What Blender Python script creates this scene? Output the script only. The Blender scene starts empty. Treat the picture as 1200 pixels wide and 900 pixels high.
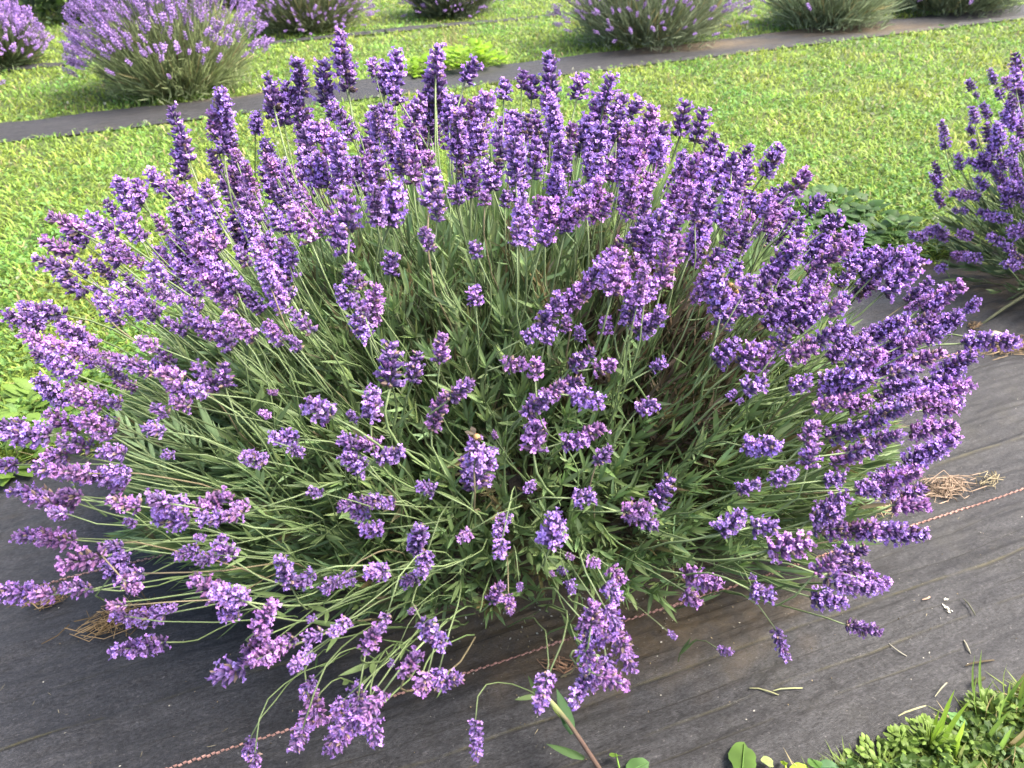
import bpy, math, random
import numpy as np
from mathutils import Matrix, Vector

rng = np.random.default_rng(7)
random.seed(7)
scene = bpy.context.scene
col = scene.collection
R = math.radians

# ------------------------------------------------------------------ camera
H = 0.9                      # height of the phone above the ground
FPX = 902.0                  # focal length in pixels of a 1200 px wide picture
PITCH, ROLL = R(34.0), R(-2.6)
FW = np.array([0, math.cos(PITCH), -math.sin(PITCH)])
_up = np.array([0, math.sin(PITCH), math.cos(PITCH)])
_ri = np.array([1.0, 0, 0])
RI = _ri * math.cos(ROLL) + _up * math.sin(ROLL)
UP = -_ri * math.sin(ROLL) + _up * math.cos(ROLL)
CAM = np.array([0, 0, H])
cam_d = bpy.data.cameras.new('camera')
cam = bpy.data.objects.new('camera', cam_d)
col.objects.link(cam)
M = Matrix(((RI[0], UP[0], -FW[0], 0), (RI[1], UP[1], -FW[1], 0), (RI[2], UP[2], -FW[2], H), (0, 0, 0, 1)))
cam.matrix_world = M
cam_d.sensor_width = 36
cam_d.lens = 36 * FPX / 1200
cam_d.clip_start = 0.02
cam_d.clip_end = 900
cam_d.dof.use_dof = True
cam_d.dof.focus_distance = 1.05
cam_d.dof.aperture_fstop = 9.0
scene.camera = cam

# ------------------------------------------------------------------ light
SUN_EL, SUN_AZ = R(54), R(88)          # azimuth clockwise from +Y
world = bpy.data.worlds.new('World')
scene.world = world
world.use_nodes = True
nt = world.node_tree
bg = nt.nodes['Background']
sky = nt.nodes.new('ShaderNodeTexSky')
sky.sky_type = 'NISHITA'
sky.sun_disc = False
sky.sun_elevation = SUN_EL
sky.sun_rotation = SUN_AZ
sky.air_density = 1.0
sky.dust_density = 6.0
sky.ozone_density = 1.0
nt.links.new(sky.outputs[0], bg.inputs[0])
bg.inputs[1].default_value = 0.15
sun_d = bpy.data.lights.new('sun', 'SUN')
sun_d.energy = 2.4
sun_d.angle = R(30.0)
sun_d.color = (1.0, 0.95, 0.86)
sun = bpy.data.objects.new('sun', sun_d)
col.objects.link(sun)
sd = Vector((math.sin(SUN_AZ) * math.cos(SUN_EL), math.cos(SUN_AZ) * math.cos(SUN_EL), math.sin(SUN_EL)))
sun.rotation_euler = sd.to_track_quat('Z', 'Y').to_euler()
scene.view_settings.view_transform = 'Standard'
scene.view_settings.look = 'None'
scene.view_settings.gamma = 1
scene.view_settings.exposure = 1.78
scene.cycles.max_bounces = 6
scene.cycles.diffuse_bounces = 4
scene.cycles.transmission_bounces = 4
scene.cycles.transparent_max_bounces = 4

# ------------------------------------------------------------------ geometry of the place
ROW = R(18.0)                # planting rows run this way
RD = np.array([math.cos(ROW), math.sin(ROW), 0])      # along a row (v)
ND = np.array([-math.sin(ROW), math.cos(ROW), 0])     # across the rows (u)


def ray(x, y):
    d = RI * (x - 600) + UP * (450 - y) + FW * FPX
    return d / np.linalg.norm(d)


def ground(x, y, z=0.0):
    d = ray(x, y)
    return CAM + d * ((z - H) / d[2])


def depth(p):
    return float((np.asarray(p) - CAM) @ FW)


def uv2p(u, v, z=0.0):
    return ND * u + RD * v + np.array([0, 0, z])


def norm(v):
    return v / (np.linalg.norm(v, axis=-1, keepdims=True) + 1e-12)


def snoise(x, y, s=1.0, seed=0):
    r = np.random.default_rng(abs(int(seed)))
    o = 0
    for k in range(6):
        a = r.uniform(0, 6.28); f = r.uniform(.6, 2.2) / s; p = r.uniform(0, 6.28)
        o = o + np.sin((x * math.cos(a) + y * math.sin(a)) * f * 2 * math.pi + p)
    return o / 6


# ------------------------------------------------------------------ mesh helpers
def link_mesh(name, V, T, C=None, mat=None, parent=None, smooth=True):
    me = mesh_data(name, V, T, C, mat, smooth)
    return put(name, me, parent)


def mesh_data(name, V, T, C=None, mat=None, smooth=True):
    V = np.ascontiguousarray(V, dtype=np.float32); T = np.ascontiguousarray(T, dtype=np.int32)
    me = bpy.data.meshes.new(name)
    me.vertices.add(len(V)); me.vertices.foreach_set('co', V.ravel())
    me.loops.add(T.size); me.loops.foreach_set('vertex_index', T.ravel())
    me.polygons.add(len(T))
    me.polygons.foreach_set('loop_start', np.arange(0, T.size, T.shape[1], dtype=np.int32))
    me.polygons.foreach_set('use_smooth', np.full(len(T), smooth, dtype=bool))
    if C is not None:
        a = me.color_attributes.new('Col', 'FLOAT_COLOR', 'POINT')
        c4 = np.ones((len(V), 4), dtype=np.float32); c4[:, :3] = C
        a.data.foreach_set('color', c4.ravel())
    me.update(calc_edges=True)
    me.validate()
    if mat: me.materials.append(mat)
    return me


def put(name, me, parent=None, loc=(0, 0, 0)):
    o = bpy.data.objects.new(name, me)
    col.objects.link(o)
    o.location = loc
    if parent: o.parent = parent
    return o


def tag(o, label=None, cat=None, group=None, kind=None):
    for k, v in (('label', label), ('category', cat), ('group', group), ('kind', kind)):
        if v: o[k] = v
    return o


def empty(name, loc):
    o = bpy.data.objects.new(name, None)
    col.objects.link(o); o.location = loc; o.empty_display_size = .1
    return o


class Buf:
    def __init__(s): s.V = []; s.T = []; s.C = []; s.n = 0

    def add(s, V, T, C):
        V = np.asarray(V, float)
        s.V.append(V); s.T.append(np.asarray(T) + s.n)
        C = np.asarray(C, float)
        if C.ndim == 1: C = np.tile(C, (len(V), 1))
        s.C.append(C); s.n += len(V)

    def inst(s, tmpl, mats, tint=None):
        """copy the template (V,T,C) once per 4x4 matrix"""
        V, T, C = tmpl; k = len(mats)
        if k == 0: return
        P = np.einsum('kij,nj->kni', mats[:, :3, :3], V) + mats[:, None, :3, 3]
        TT = (T[None] + (np.arange(k) * len(V))[:, None, None]).reshape(-1, 3)
        CC = np.tile(C[None], (k, 1, 1))
        if tint is not None: CC = CC * tint[:, None, :]
        s.add(P.reshape(-1, 3), TT, CC.reshape(-1, 3))

    def arrays(s): return np.concatenate(s.V), np.concatenate(s.T), np.concatenate(s.C)

    def build(s, name, mat, parent=None, off=None, kind=None, smooth=True):
        V, T, C = s.arrays()
        if off is not None: V = V - np.asarray(off)
        o = link_mesh(name, V, T, C, mat, parent, smooth)
        if kind: o['kind'] = kind
        return o


def frames(pos, axis, side, scale):
    """matrices with local Z along axis, local X near side; scale (k,) or (k,3)"""
    axis = norm(axis)
    y = norm(np.cross(axis, side)); x = np.cross(y, axis)
    k = len(pos); M = np.zeros((k, 4, 4))
    sc = np.asarray(scale, float)
    if sc.ndim == 1: sc = np.stack([sc] * 3, 1)
    M[:, :3, 0] = x * sc[:, :1]; M[:, :3, 1] = y * sc[:, 1:2]; M[:, :3, 2] = axis * sc[:, 2:]
    M[:, :3, 3] = pos; M[:, 3, 3] = 1
    return M


def tube(P, r, c, sides=4):
    """tapered tube through the points P, radii r"""
    P = np.asarray(P, float); n = len(P)
    t = norm(np.gradient(P, axis=0))
    ref = np.array([0.3, 0.2, 0.93]) if abs(t[0] @ np.array([0.3, 0.2, 0.93])) < .9 else np.array([1.0, 0, 0])
    a = norm(np.cross(t, ref)); b = np.cross(t, a)
    ang = np.arange(sides) * 2 * math.pi / sides
    r = np.broadcast_to(np.asarray(r, float), (n,))
    V = P[:, None] + r[:, None, None] * (np.cos(ang)[None, :, None] * a[:, None] + np.sin(ang)[None, :, None] * b[:, None])
    T = []
    for i in range(n - 1):
        for j in range(sides):
            q = (j + 1) % sides
            A, B, Cc, D = i * sides + j, i * sides + q, (i + 1) * sides + q, (i + 1) * sides + j
            T += [(A, B, Cc), (A, Cc, D)]
    for j in range(1, sides - 1): T.append(((n - 1) * sides, (n - 1) * sides + j, (n - 1) * sides + j + 1))
    V = V.reshape(-1, 3)
    c = np.asarray(c, float)
    C = np.repeat(c, sides, axis=0) if c.ndim == 2 else np.tile(c, (len(V), 1))
    return V, np.array(T), C


def bezier(p0, p1, p2, p3, n):
    t = np.linspace(0, 1, n)[:, None]
    return (1 - t)**3 * p0 + 3 * (1 - t)**2 * t * p1 + 3 * (1 - t) * t * t * p2 + t**3 * p3


# ------------------------------------------------------------------ materials
def mat_attr(name, rough=.6, trans=0.0, spec=.3, noise=0.0, nscale=60, bump=0.0):
    m = bpy.data.materials.new(name); m.use_nodes = True
    n = m.node_tree.nodes; l = m.node_tree.links
    b = n['Principled BSDF']; out = n['Material Output']
    a = n.new('ShaderNodeAttribute'); a.attribute_name = 'Col'
    cur = a.outputs['Color']
    oi = n.new('ShaderNodeObjectInfo')
    hs = n.new('ShaderNodeHueSaturation')
    mr = n.new('ShaderNodeMapRange'); mr.inputs[3].default_value = .85; mr.inputs[4].default_value = 1.15
    l.new(oi.outputs['Random'], mr.inputs[0]); l.new(mr.outputs[0], hs.inputs['Value'])
    l.new(cur, hs.inputs['Color']); cur = hs.outputs[0]
    if noise:
        tc = n.new('ShaderNodeTexCoord'); nz = n.new('ShaderNodeTexNoise'); nz.inputs['Scale'].default_value = nscale
        nz.inputs['Detail'].default_value = 4
        l.new(tc.outputs['Object'], nz.inputs['Vector'])
        m2 = n.new('ShaderNodeMapRange'); m2.inputs[3].default_value = 1 - noise; m2.inputs[4].default_value = 1 + noise
        l.new(nz.outputs[0], m2.inputs[0])
        vm = n.new('ShaderNodeVectorMath'); vm.operation = 'SCALE'
        l.new(cur, vm.inputs[0]); l.new(m2.outputs[0], vm.inputs['Scale']); cur = vm.outputs[0]
        if bump:
            bp = n.new('ShaderNodeBump'); bp.inputs['Strength'].default_value = bump; bp.inputs['Distance'].default_value = .002
            l.new(nz.outputs[0], bp.inputs['Height']); l.new(bp.outputs[0], b.inputs['Normal'])
    l.new(cur, b.inputs['Base Color'])
    b.inputs['Roughness'].default_value = rough
    b.inputs['Specular IOR Level'].default_value = spec
    if trans:
        t = n.new('ShaderNodeBsdfTranslucent'); l.new(cur, t.inputs['Color'])
        mx = n.new('ShaderNodeMixShader'); mx.inputs[0].default_value = trans
        l.new(b.outputs[0], mx.inputs[1]); l.new(t.outputs[0], mx.inputs[2]); l.new(mx.outputs[0], out.inputs['Surface'])
    return m


M_PETAL = mat_attr('lavender_petals', .65, .28, .2)
M_LEAF = mat_attr('lavender_leaf', .6, .32, .25, .18, 90)
M_STEM = mat_attr('lavender_stem', .55, .08, .3)
M_WOOD = mat_attr('woody_branch', .9, 0, .1, .3, 80, .6)
M_GRASS = mat_attr('lawn_grass', .5, .42, .3)
M_DRY = mat_attr('dry_straw', .8, .1, .15, .15, 120)
M_HEDGE = mat_attr('hedge_leaf', .55, .2, .3)
M_SOLID = mat_attr('small_solid', .8, 0, .2, .2, 200, .4)
M_WING = mat_attr('bee_wing', .3, .7, .5)


def ground_material():
    m = bpy.data.materials.new('lawn_ground'); m.use_nodes = True
    n = m.node_tree.nodes; l = m.node_tree.links; b = n['Principled BSDF']
    tc = n.new('ShaderNodeTexCoord')
    nz = n.new('ShaderNodeTexNoise'); nz.inputs['Scale'].default_value = 9; nz.inputs['Detail'].default_value = 10; nz.inputs['Roughness'].default_value = .75
    l.new(tc.outputs['Object'], nz.inputs['Vector'])
    cr = n.new('ShaderNodeValToRGB')
    cr.color_ramp.elements[0].position = .35; cr.color_ramp.elements[0].color = (.035, .05, .015, 1)
    cr.color_ramp.elements[1].position = .65; cr.color_ramp.elements[1].color = (.11, .16, .035, 1)
    l.new(nz.outputs[0], cr.inputs[0]); l.new(cr.outputs[0], b.inputs['Base Color'])
    b.inputs['Roughness'].default_value = .9
    bp = n.new('ShaderNodeBump'); bp.inputs['Strength'].default_value = .8; bp.inputs['Distance'].default_value = .03
    l.new(nz.outputs[0], bp.inputs['Height']); l.new(bp.outputs[0], b.inputs['Normal'])
    return m


def fabric_material():
    m = bpy.data.materials.new('woven_weed_fabric'); m.use_nodes = True
    n = m.node_tree.nodes; l = m.node_tree.links; b = n['Principled BSDF']
    tc = n.new('ShaderNodeTexCoord')

    def noise(scale, det=6, rough=.6, vec=None):
        z = n.new('ShaderNodeTexNoise'); z.inputs['Scale'].default_value = scale
        z.inputs['Detail'].default_value = det; z.inputs['Roughness'].default_value = rough
        l.new(vec or tc.outputs['Object'], z.inputs['Vector']); return z

    def ramp(src, p0, c0, p1, c1):
        r = n.new('ShaderNodeValToRGB'); e = r.color_ramp.elements
        e[0].position = p0; e[0].color = c0; e[1].position = p1; e[1].color = c1
        l.new(src, r.inputs[0]); return r

    def mix(fac, a, c, mode='MIX'):
        x = n.new('ShaderNodeMix'); x.data_type = 'RGBA'; x.blend_type = mode
        if isinstance(fac, float): x.inputs[0].default_value = fac
        else: l.new(fac, x.inputs[0])
        for i, s in ((6, a), (7, c)):
            if isinstance(s, tuple): x.inputs[i].default_value = s
            else: l.new(s, x.inputs[i])
        return x.outputs[2]
    mp = n.new('ShaderNodeMapping'); mp.inputs['Rotation'].default_value = (0, 0, -ROW)
    l.new(tc.outputs['Object'], mp.inputs[0])
    base = ramp(noise(3.5, 8, .65).outputs[0], .3, (.023, .0225, .0242, 1), .75, (.038, .0372, .0392, 1)).outputs[0]
    # streaks of dust along the weave
    st = n.new('ShaderNodeMapping'); st.inputs['Scale'].default_value = (22, 60, 1); l.new(mp.outputs[0], st.inputs[0])
    dust = ramp(noise(1.0, 8, .7, st.outputs[0]).outputs[0], .45, (0, 0, 0, 1), .75, (1, 1, 1, 1)).outputs[0]
    c = mix(dust, base, (.046, .045, .0475, 1))
    gm = n.new('ShaderNodeMapping'); gm.inputs['Scale'].default_value = (150, 330, 1); l.new(mp.outputs[0], gm.inputs[0])
    gr = ramp(noise(1.0, 3, .8, gm.outputs[0]).outputs[0], .3, (.30, .30, .30, 1), .70, (2.0, 2.0, 2.0, 1)).outputs[0]
    c = mix(1.0, c, gr, 'MULTIPLY')
    gr = ramp(noise(45, 8, .8, mp.outputs[0]).outputs[0], .32, (.65, .65, .65, 1), .7, (1.35, 1.35, 1.35, 1)).outputs[0]
    c = mix(1.0, c, gr, 'MULTIPLY')
    moss = ramp(noise(5, 9, .7).outputs[0], .54, (0, 0, 0, 1), .74, (1, 1, 1, 1)).outputs[0]
    mm = n.new('ShaderNodeMath'); mm.operation = 'MULTIPLY'; l.new(moss, mm.inputs[0]); mm.inputs[1].default_value = .14
    c = mix(mm.outputs[0], c, (.085, .075, .030, 1))
    # dirt washed in around the planting hole and moss along creases: painted per vertex as marks on the cloth
    at = n.new('ShaderNodeAttribute'); at.attribute_name = 'Col'
    sep = n.new('ShaderNodeSeparateColor'); l.new(at.outputs['Color'], sep.inputs[0])
    br = ramp(noise(40, 8, .75).outputs[0], .3, (.2, .2, .2, 1), .7, (1, 1, 1, 1)).outputs[0]
    d1 = n.new('ShaderNodeMath'); d1.operation = 'MULTIPLY'; l.new(sep.outputs[0], d1.inputs[0]); l.new(br, d1.inputs[1])
    c = mix(d1.outputs[0], c, (.15, .108, .058, 1))
    # shade of thin sharp creases painted as dark lines, with moss caught in them
    sx = n.new('ShaderNodeSeparateXYZ'); l.new(mp.outputs[0], sx.inputs[0])
    wn = noise(1.3, 4, .5, mp.outputs[0])

    def math_(op, a, b_=None):
        x = n.new('ShaderNodeMath'); x.operation = op
        for i, q in enumerate((a, b_)):
            if q is None: continue
            if isinstance(q, (int, float)): x.inputs[i].default_value = q
            else: l.new(q, x.inputs[i])
        return x.outputs[0]
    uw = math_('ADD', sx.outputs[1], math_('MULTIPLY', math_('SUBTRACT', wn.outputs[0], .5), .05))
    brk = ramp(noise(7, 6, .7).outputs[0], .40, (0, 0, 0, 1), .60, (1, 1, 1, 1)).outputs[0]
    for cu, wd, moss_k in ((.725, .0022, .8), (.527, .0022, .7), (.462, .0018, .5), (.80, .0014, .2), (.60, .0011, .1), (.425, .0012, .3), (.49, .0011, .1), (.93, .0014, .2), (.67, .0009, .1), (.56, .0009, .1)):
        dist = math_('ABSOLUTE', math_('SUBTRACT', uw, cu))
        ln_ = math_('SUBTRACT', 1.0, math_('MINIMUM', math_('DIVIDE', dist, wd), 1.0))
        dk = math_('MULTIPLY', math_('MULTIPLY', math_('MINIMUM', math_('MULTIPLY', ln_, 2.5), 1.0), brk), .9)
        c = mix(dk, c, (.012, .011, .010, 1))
        d_up = math_('ABSOLUTE', math_('SUBTRACT', uw, cu + wd * 1.1))
        ml = math_('SUBTRACT', 1.0, math_('MINIMUM', math_('DIVIDE', d_up, wd * 1.3), 1.0))
        c = mix(math_('MULTIPLY', math_('MULTIPLY', math_('MULTIPLY', ml, brk), br), moss_k), c, (.10, .085, .022, 1))
    # bright lint and chips ground in
    sp = ramp(noise(230, 2, .5).outputs[0], .66, (0, 0, 0, 1), .76, (1, 1, 1, 1)).outputs[0]
    s2 = n.new('ShaderNodeMath'); s2.operation = 'MULTIPLY'; l.new(sp, s2.inputs[0]); s2.inputs[1].default_value = .35
    c = mix(s2.outputs[0], c, (.22, .21, .2, 1))
    # weave: two crossing tape directions
    w1 = n.new('ShaderNodeTexWave'); w1.wave_type = 'BANDS'; w1.bands_direction = 'X'; w1.inputs['Scale'].default_value = 210
    w1.inputs['Distortion'].default_value = 6; l.new(mp.outputs[0], w1.inputs[0])
    w2 = n.new('ShaderNodeTexWave'); w2.wave_type = 'BANDS'; w2.bands_direction = 'Y'; w2.inputs['Scale'].default_value = 170
    w2.inputs['Distortion'].default_value = 6; l.new(mp.outputs[0], w2.inputs[0])
    ad = n.new('ShaderNodeMath'); ad.operation = 'MULTIPLY'; l.new(w1.outputs[1], ad.inputs[0]); l.new(w2.outputs[1], ad.inputs[1])
    wr = ramp(ad.outputs[0], 0.0, (.85, .85, .85, 1), .8, (1.12, 1.12, 1.12, 1)).outputs[0]
    c = mix(.8, c, wr, 'MULTIPLY')
    l.new(c, b.inputs['Base Color'])
    b.inputs['Roughness'].default_value = .62; b.inputs['Specular IOR Level'].default_value = .4
    bp = n.new('ShaderNodeBump'); bp.inputs['Strength'].default_value = .6; bp.inputs['Distance'].default_value = .0015
    l.new(ad.outputs[0], bp.inputs['Height'])
    b2 = n.new('ShaderNodeBump'); b2.inputs['Strength'].default_value = .5; b2.inputs['Distance'].default_value = .006
    l.new(noise(28, 6, .7, mp.outputs[0]).outputs[0], b2.inputs['Height']); l.new(bp.outputs[0], b2.inputs['Normal'])
    l.new(b2.outputs[0], b.inputs['Normal'])
    return m


# ------------------------------------------------------------------ ground and fabric strips
M_GROUND = ground_material()
M_FABRIC = fabric_material()
gv = np.array([(-300, -300, 0), (300, -300, 0), (300, 300, 0), (-300, 300, 0)], float)
g = link_mesh('ground', gv, np.array([(0, 1, 2), (0, 2, 3)]), None, M_GROUND)
g['kind'] = 'structure'

CREASES = [(.73, .006, .006, 1.2), (.53, .005, .006, 1.0), (.46, .004, .007, .7), (.90, .006, .02, .3), (1.16, .008, .02, .3), (1.0, .003, .012, .2)]


def fabric_z(u, v, seed=1):
    """height of the cloth: long soft folds running with the row and thin creases"""
    w = snoise(v, u * 0.5, 1.6, 11 + seed) * .03
    z = .012 + .010 * snoise(v * .35 + u * 1.5, u * 2.2, .55, 21 + seed) + .004 * snoise(v, u * 4, .35, 31 + seed)
    z = z + .0025 * snoise(v * .6, u * 5, .12, 41 + seed) + .0012 * snoise(v * .5, u * 6, .05, 44 + seed)
    for (cu, h, wd, k) in CREASES:
        z = z + h * np.exp(-((u + w * .6 - .012 * v * 0 - cu) / wd)**2) * (0.6 + .4 * np.sin(v * 1.3 + cu * 9))
    return np.maximum(z, .005)


def fabric(u0, u1, v0, v1, seed, fine, root_holes=()):
    vs = np.concatenate([np.arange(v0, fine[0], .06), np.arange(fine[0], fine[1], fine[2]), np.arange(fine[1], v1, .06)])
    us = np.linspace(0, 1, max(12, int((u1 - u0) / fine[2] * 2.2)))
    VV, UU = np.meshgrid(vs, us)
    e0 = u0 + .012 * snoise(VV, VV * 0, .5, 3 + seed); e1 = u1 + .03 * snoise(VV, VV * 0, .6, 5 + seed)
    U = e0 + (e1 - e0) * UU
    Z = fabric_z(U, VV, seed)
    edge = np.minimum(UU, 1 - UU)
    Z = Z * np.clip(edge * 14, .25, 1) + .004
    P = ND * U[..., None] + RD * VV[..., None]; P[..., 2] = Z
    nu, nv = U.shape
    i = np.arange(nu * nv).reshape(nu, nv)
    a, b, c, d = i[:-1, :-1].ravel(), i[:-1, 1:].ravel(), i[1:, 1:].ravel(), i[1:, :-1].ravel()
    T = np.concatenate([np.stack([a, b, c], 1), np.stack([a, c, d], 1)])
    C = np.zeros((nu * nv, 3))
    P2 = P.reshape(-1, 3)
    for (hx, hy, rx, ry) in root_holes:
        q = np.hypot((P2[:, 0] - hx) / rx, (P2[:, 1] - hy) / ry)
        C[:, 0] = np.maximum(C[:, 0], np.clip(1.7 - q - .35 * snoise(P2[:, 0], P2[:, 1], .1, 9), 0, 1))
    w = snoise(VV, U * 0.5, 1.6, 11 + seed) * .03
    for (cu, h, wd, k) in CREASES[:3]:
        C[:, 1] = np.maximum(C[:, 1], (k * np.exp(-((U + w * .6 - cu + .004) / .007)**2)).ravel())
    return P2, T, C


V_, T_, C_ = fabric(.335, 1.36, -4.5, 6.5, 1, (-1.6, 2.6, .01), [(0.04, .79, .26, .13), (1.42, 1.7, .25, .2)])
fab = link_mesh('weed_fabric', V_, T_, C_, M_FABRIC); fab['kind'] = 'structure'
for (a, b, s, holes) in ((3.80, 4.17, 2, [(-1.5, 4.0, .3, .1), (1.0, 4.65, .4, .12), (2.1, 4.9, .4, .12)]), (5.50, 5.57, 3, [])):
    V_, T_, C_ = fabric(a, b, -8, 12, s, (-3.5, 6.5, .02), holes)
    f2 = link_mesh('weed_fabric', V_, T_, C_, M_FABRIC); f2['kind'] = 'structure'


# coloured tracer threads woven in the cloth: little dashes side by side
def tracer(u, v0, v1, c):
    B = Buf(); step = .0055
    vs = np.arange(v0, v1, step)
    k = 0
    for v in vs:
        k += 1
        uu = u + .0007 * (1 if k % 2 else -1)
        q = []
        for (du, dv) in ((-.0013, -.0016), (-.0006, .0026), (.0013, .0016), (.0006, -.0026)):
            U_, V2 = uu + du, v + dv
            q.append(uv2p(U_, V2, float(fabric_z(U_, V2, 1)) + .0062))
        q = np.array(q); low = q - np.array([0, 0, .004])
        cc = np.array(c) * rng.uniform(.75, 1.15)
        if snoise(v, 0, .3, 77) < -.45: cc = cc * .45
        B.add(np.concatenate([q, low]), [(0, 2, 1), (0, 3, 2), (0, 1, 5), (0, 5, 4), (1, 2, 6), (1, 6, 5), (2, 3, 7), (2, 7, 6), (3, 0, 4), (3, 4, 7)], cc)
    return B


o = tracer(.628, -1.3, 2.2, (.46, .26, .21)).build('tracer_thread', M_SOLID, fab, smooth=False); o['kind'] = 'stuff'
o = tracer(1.0, -1.6, 2.6, (.40, .24, .20)).build('tracer_thread', M_SOLID, fab, smooth=False); o['kind'] = 'stuff'


# ------------------------------------------------------------------ lawn
def lawn_mask(P):
    u = P @ ND; v = P @ RD
    e = .022 * snoise(v, v * 0, .25, 51) + .012 * snoise(v, v * 0, .08, 52)
    near = u < .338 + e
    near &= (v > .0)
    m = near | ((u > 1.36 + e * 1.6) & (u < 3.80 + e)) | ((u > 4.15 + e * 1.4) & (u < 5.52 + e)) | (u > 5.55 + e)
    return m


def scatter(n, r0, r1, th):
    r = r0 * (r1 / r0)**rng.random(n); t = rng.uniform(-th, th, n)
    P = np.stack([r * np.sin(t), r * np.cos(t), np.zeros(n)], 1)
    return P[lawn_mask(P)], r


def grass_colors(P, n, dry_k=.05):
    base = np.array([.285, .40, .075])
    c = np.tile(base, (n, 1))
    k = snoise(P[:, 0], P[:, 1], .55, 61)[:, None]; k2 = snoise(P[:, 0], P[:, 1], .16, 62)[:, None] + .9 * snoise(P[:, 0], P[:, 1], .06, 65)[:, None]
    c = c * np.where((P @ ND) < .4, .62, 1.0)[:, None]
    c = c * (1 + .25 * k + .22 * k2)
    c[:, 0] *= 1 + .25 * snoise(P[:, 0], P[:, 1], .8, 63)
    c *= rng.uniform(.6, 1.28, (n, 1))
    dry = rng.random(n) < dry_k + dry_k * (k[:, 0] > .2)
    c[dry] = np.array([.42, .35, .17]) * rng.uniform(.7, 1.2, (dry.sum(), 1))
    return np.clip(c, .01, .8)


def blades(P, L, W, lean, C):
    n = len(P); a = rng.uniform(0, 2 * math.pi, n)
    d = np.stack([np.cos(a), np.sin(a), np.zeros(n)], 1); s = np.stack([-np.sin(a), np.cos(a), np.zeros(n)], 1)
    z = np.array([0, 0, 1.0])
    hz = np.cos(lean)[:, None]; hx = np.sin(lean)[:, None]
    mid = P + L[:, None] * .5 * (hz * z + hx * .6 * d)
    tip = P + L[:, None] * (hz * .8 * z + hx * 1.3 * d)
    w = W[:, None] * .5 * s
    V = np.stack([P - w, P + w, mid - w * .9, mid + w * .9, tip], 1).reshape(-1, 3)
    T = (np.array([(0, 1, 3), (0, 3, 2), (2, 3, 4)])[None] + (np.arange(n) * 5)[:, None, None]).reshape(-1, 3)
    CC = np.repeat(C[:, None], 5, 1); CC[:, :2] *= .75; CC[:, 4] *= 1.1
    return V, T, CC.reshape(-1, 3)


def leaflets(P, h, size, C, tilt=.6):
    """small broad leaves (clover, plantain) lying at every angle over the turf"""
    n = len(P)
    nrm = norm(np.stack([rng.normal(0, tilt, n), rng.normal(0, tilt, n), np.ones(n)], 1))
    r = norm(rng.normal(size=(n, 3))); x = norm(np.cross(nrm, r)); y = np.cross(nrm, x)
    c = P + np.array([0, 0, 1.0]) * h[:, None]
    s = size[:, None]
    V = np.stack([c - x * s, c - x * s * .1 + y * s * .55 + nrm * s * .12, c + x * s * .75, c - x * s * .1 - y * s * .55 + nrm * s * .12, c - x * s * .05 - nrm * s * .08], 1).reshape(-1, 3)
    T = (np.array([(0, 1, 4), (1, 2, 4), (2, 3, 4), (3, 0, 4)])[None] + (np.arange(n) * 5)[:, None, None]).reshape(-1, 3)
    return V, T, np.repeat(C, 5, 0)


B = Buf()
P, _ = scatter(300000, .42, 9.0, R(52))
r = np.linalg.norm(P[:, :2], axis=1); n = len(P)
P[:, 2] = .0
hs = 1 + .35 * snoise(P[:, 0], P[:, 1], .3, 71)
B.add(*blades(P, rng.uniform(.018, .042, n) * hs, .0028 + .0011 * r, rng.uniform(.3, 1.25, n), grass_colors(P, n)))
lawn = B.build('lawn_grass', M_GRASS, kind='stuff', smooth=True)
B = Buf()
P, _ = scatter(150000, .42, 7.0, R(52))
k = snoise(P[:, 0], P[:, 1], .5, 64) + rng.normal(0, .35, len(P)) + .25 * (P @ ND < 1.9)
P = P[k > .0]; n = len(P)
r = np.linalg.norm(P[:, :2], axis=1)
C = grass_colors(P, n, .012) * np.array([.68, .88, 1.15])
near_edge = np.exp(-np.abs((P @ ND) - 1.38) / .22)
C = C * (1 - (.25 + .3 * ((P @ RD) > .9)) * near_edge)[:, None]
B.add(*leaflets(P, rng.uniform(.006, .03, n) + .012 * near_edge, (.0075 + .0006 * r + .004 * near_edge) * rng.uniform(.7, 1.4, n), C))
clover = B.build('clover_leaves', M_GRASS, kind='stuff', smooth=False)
tag(lawn, 'mown yellow green grass between the rows of lavender', 'grass')
tag(clover, 'small round clover leaves growing through the mown grass', 'clover')
# white clover heads
B = Buf()
P, _ = scatter(700, 1.2, 6.0, R(45)); n = len(P)
for p in P[:150]:
    s = rng.uniform(.004, .008); z = rng.uniform(.025, .04)
    a = rng.normal(size=(14, 3)); a = norm(a) * s + p + np.array([0, 0, z])
    B.add(*leaflets(a, np.zeros(14), np.full(14, .0035), np.tile(np.array([.62, .62, .5]), (14, 1)), 2.0))
tag(B.build('clover_blossoms', M_GRASS, kind='stuff', smooth=False), 'tiny white clover heads scattered over the mown grass', 'clover blossom')


# ------------------------------------------------------------------ lavender: flower spike templates (unit width, base at origin, Z up the spike)
def calyx_template():
    w = .5
    V = np.array([(0, 0, 0), (w, 0, .55), (0, w, .55), (-w, 0, .55), (0, -w, .55), (0, 0, 1.0)])
    T = np.array([(0, 2, 1), (0, 3, 2), (0, 4, 3), (0, 1, 4), (1, 2, 5), (2, 3, 5), (3, 4, 5), (4, 1, 5)])
    C = np.array([(.55, .62, .60)] + [(1, 1, 1)] * 4 + [(1.7, 1.55, 1.5)])
    return V, T, C


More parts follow.
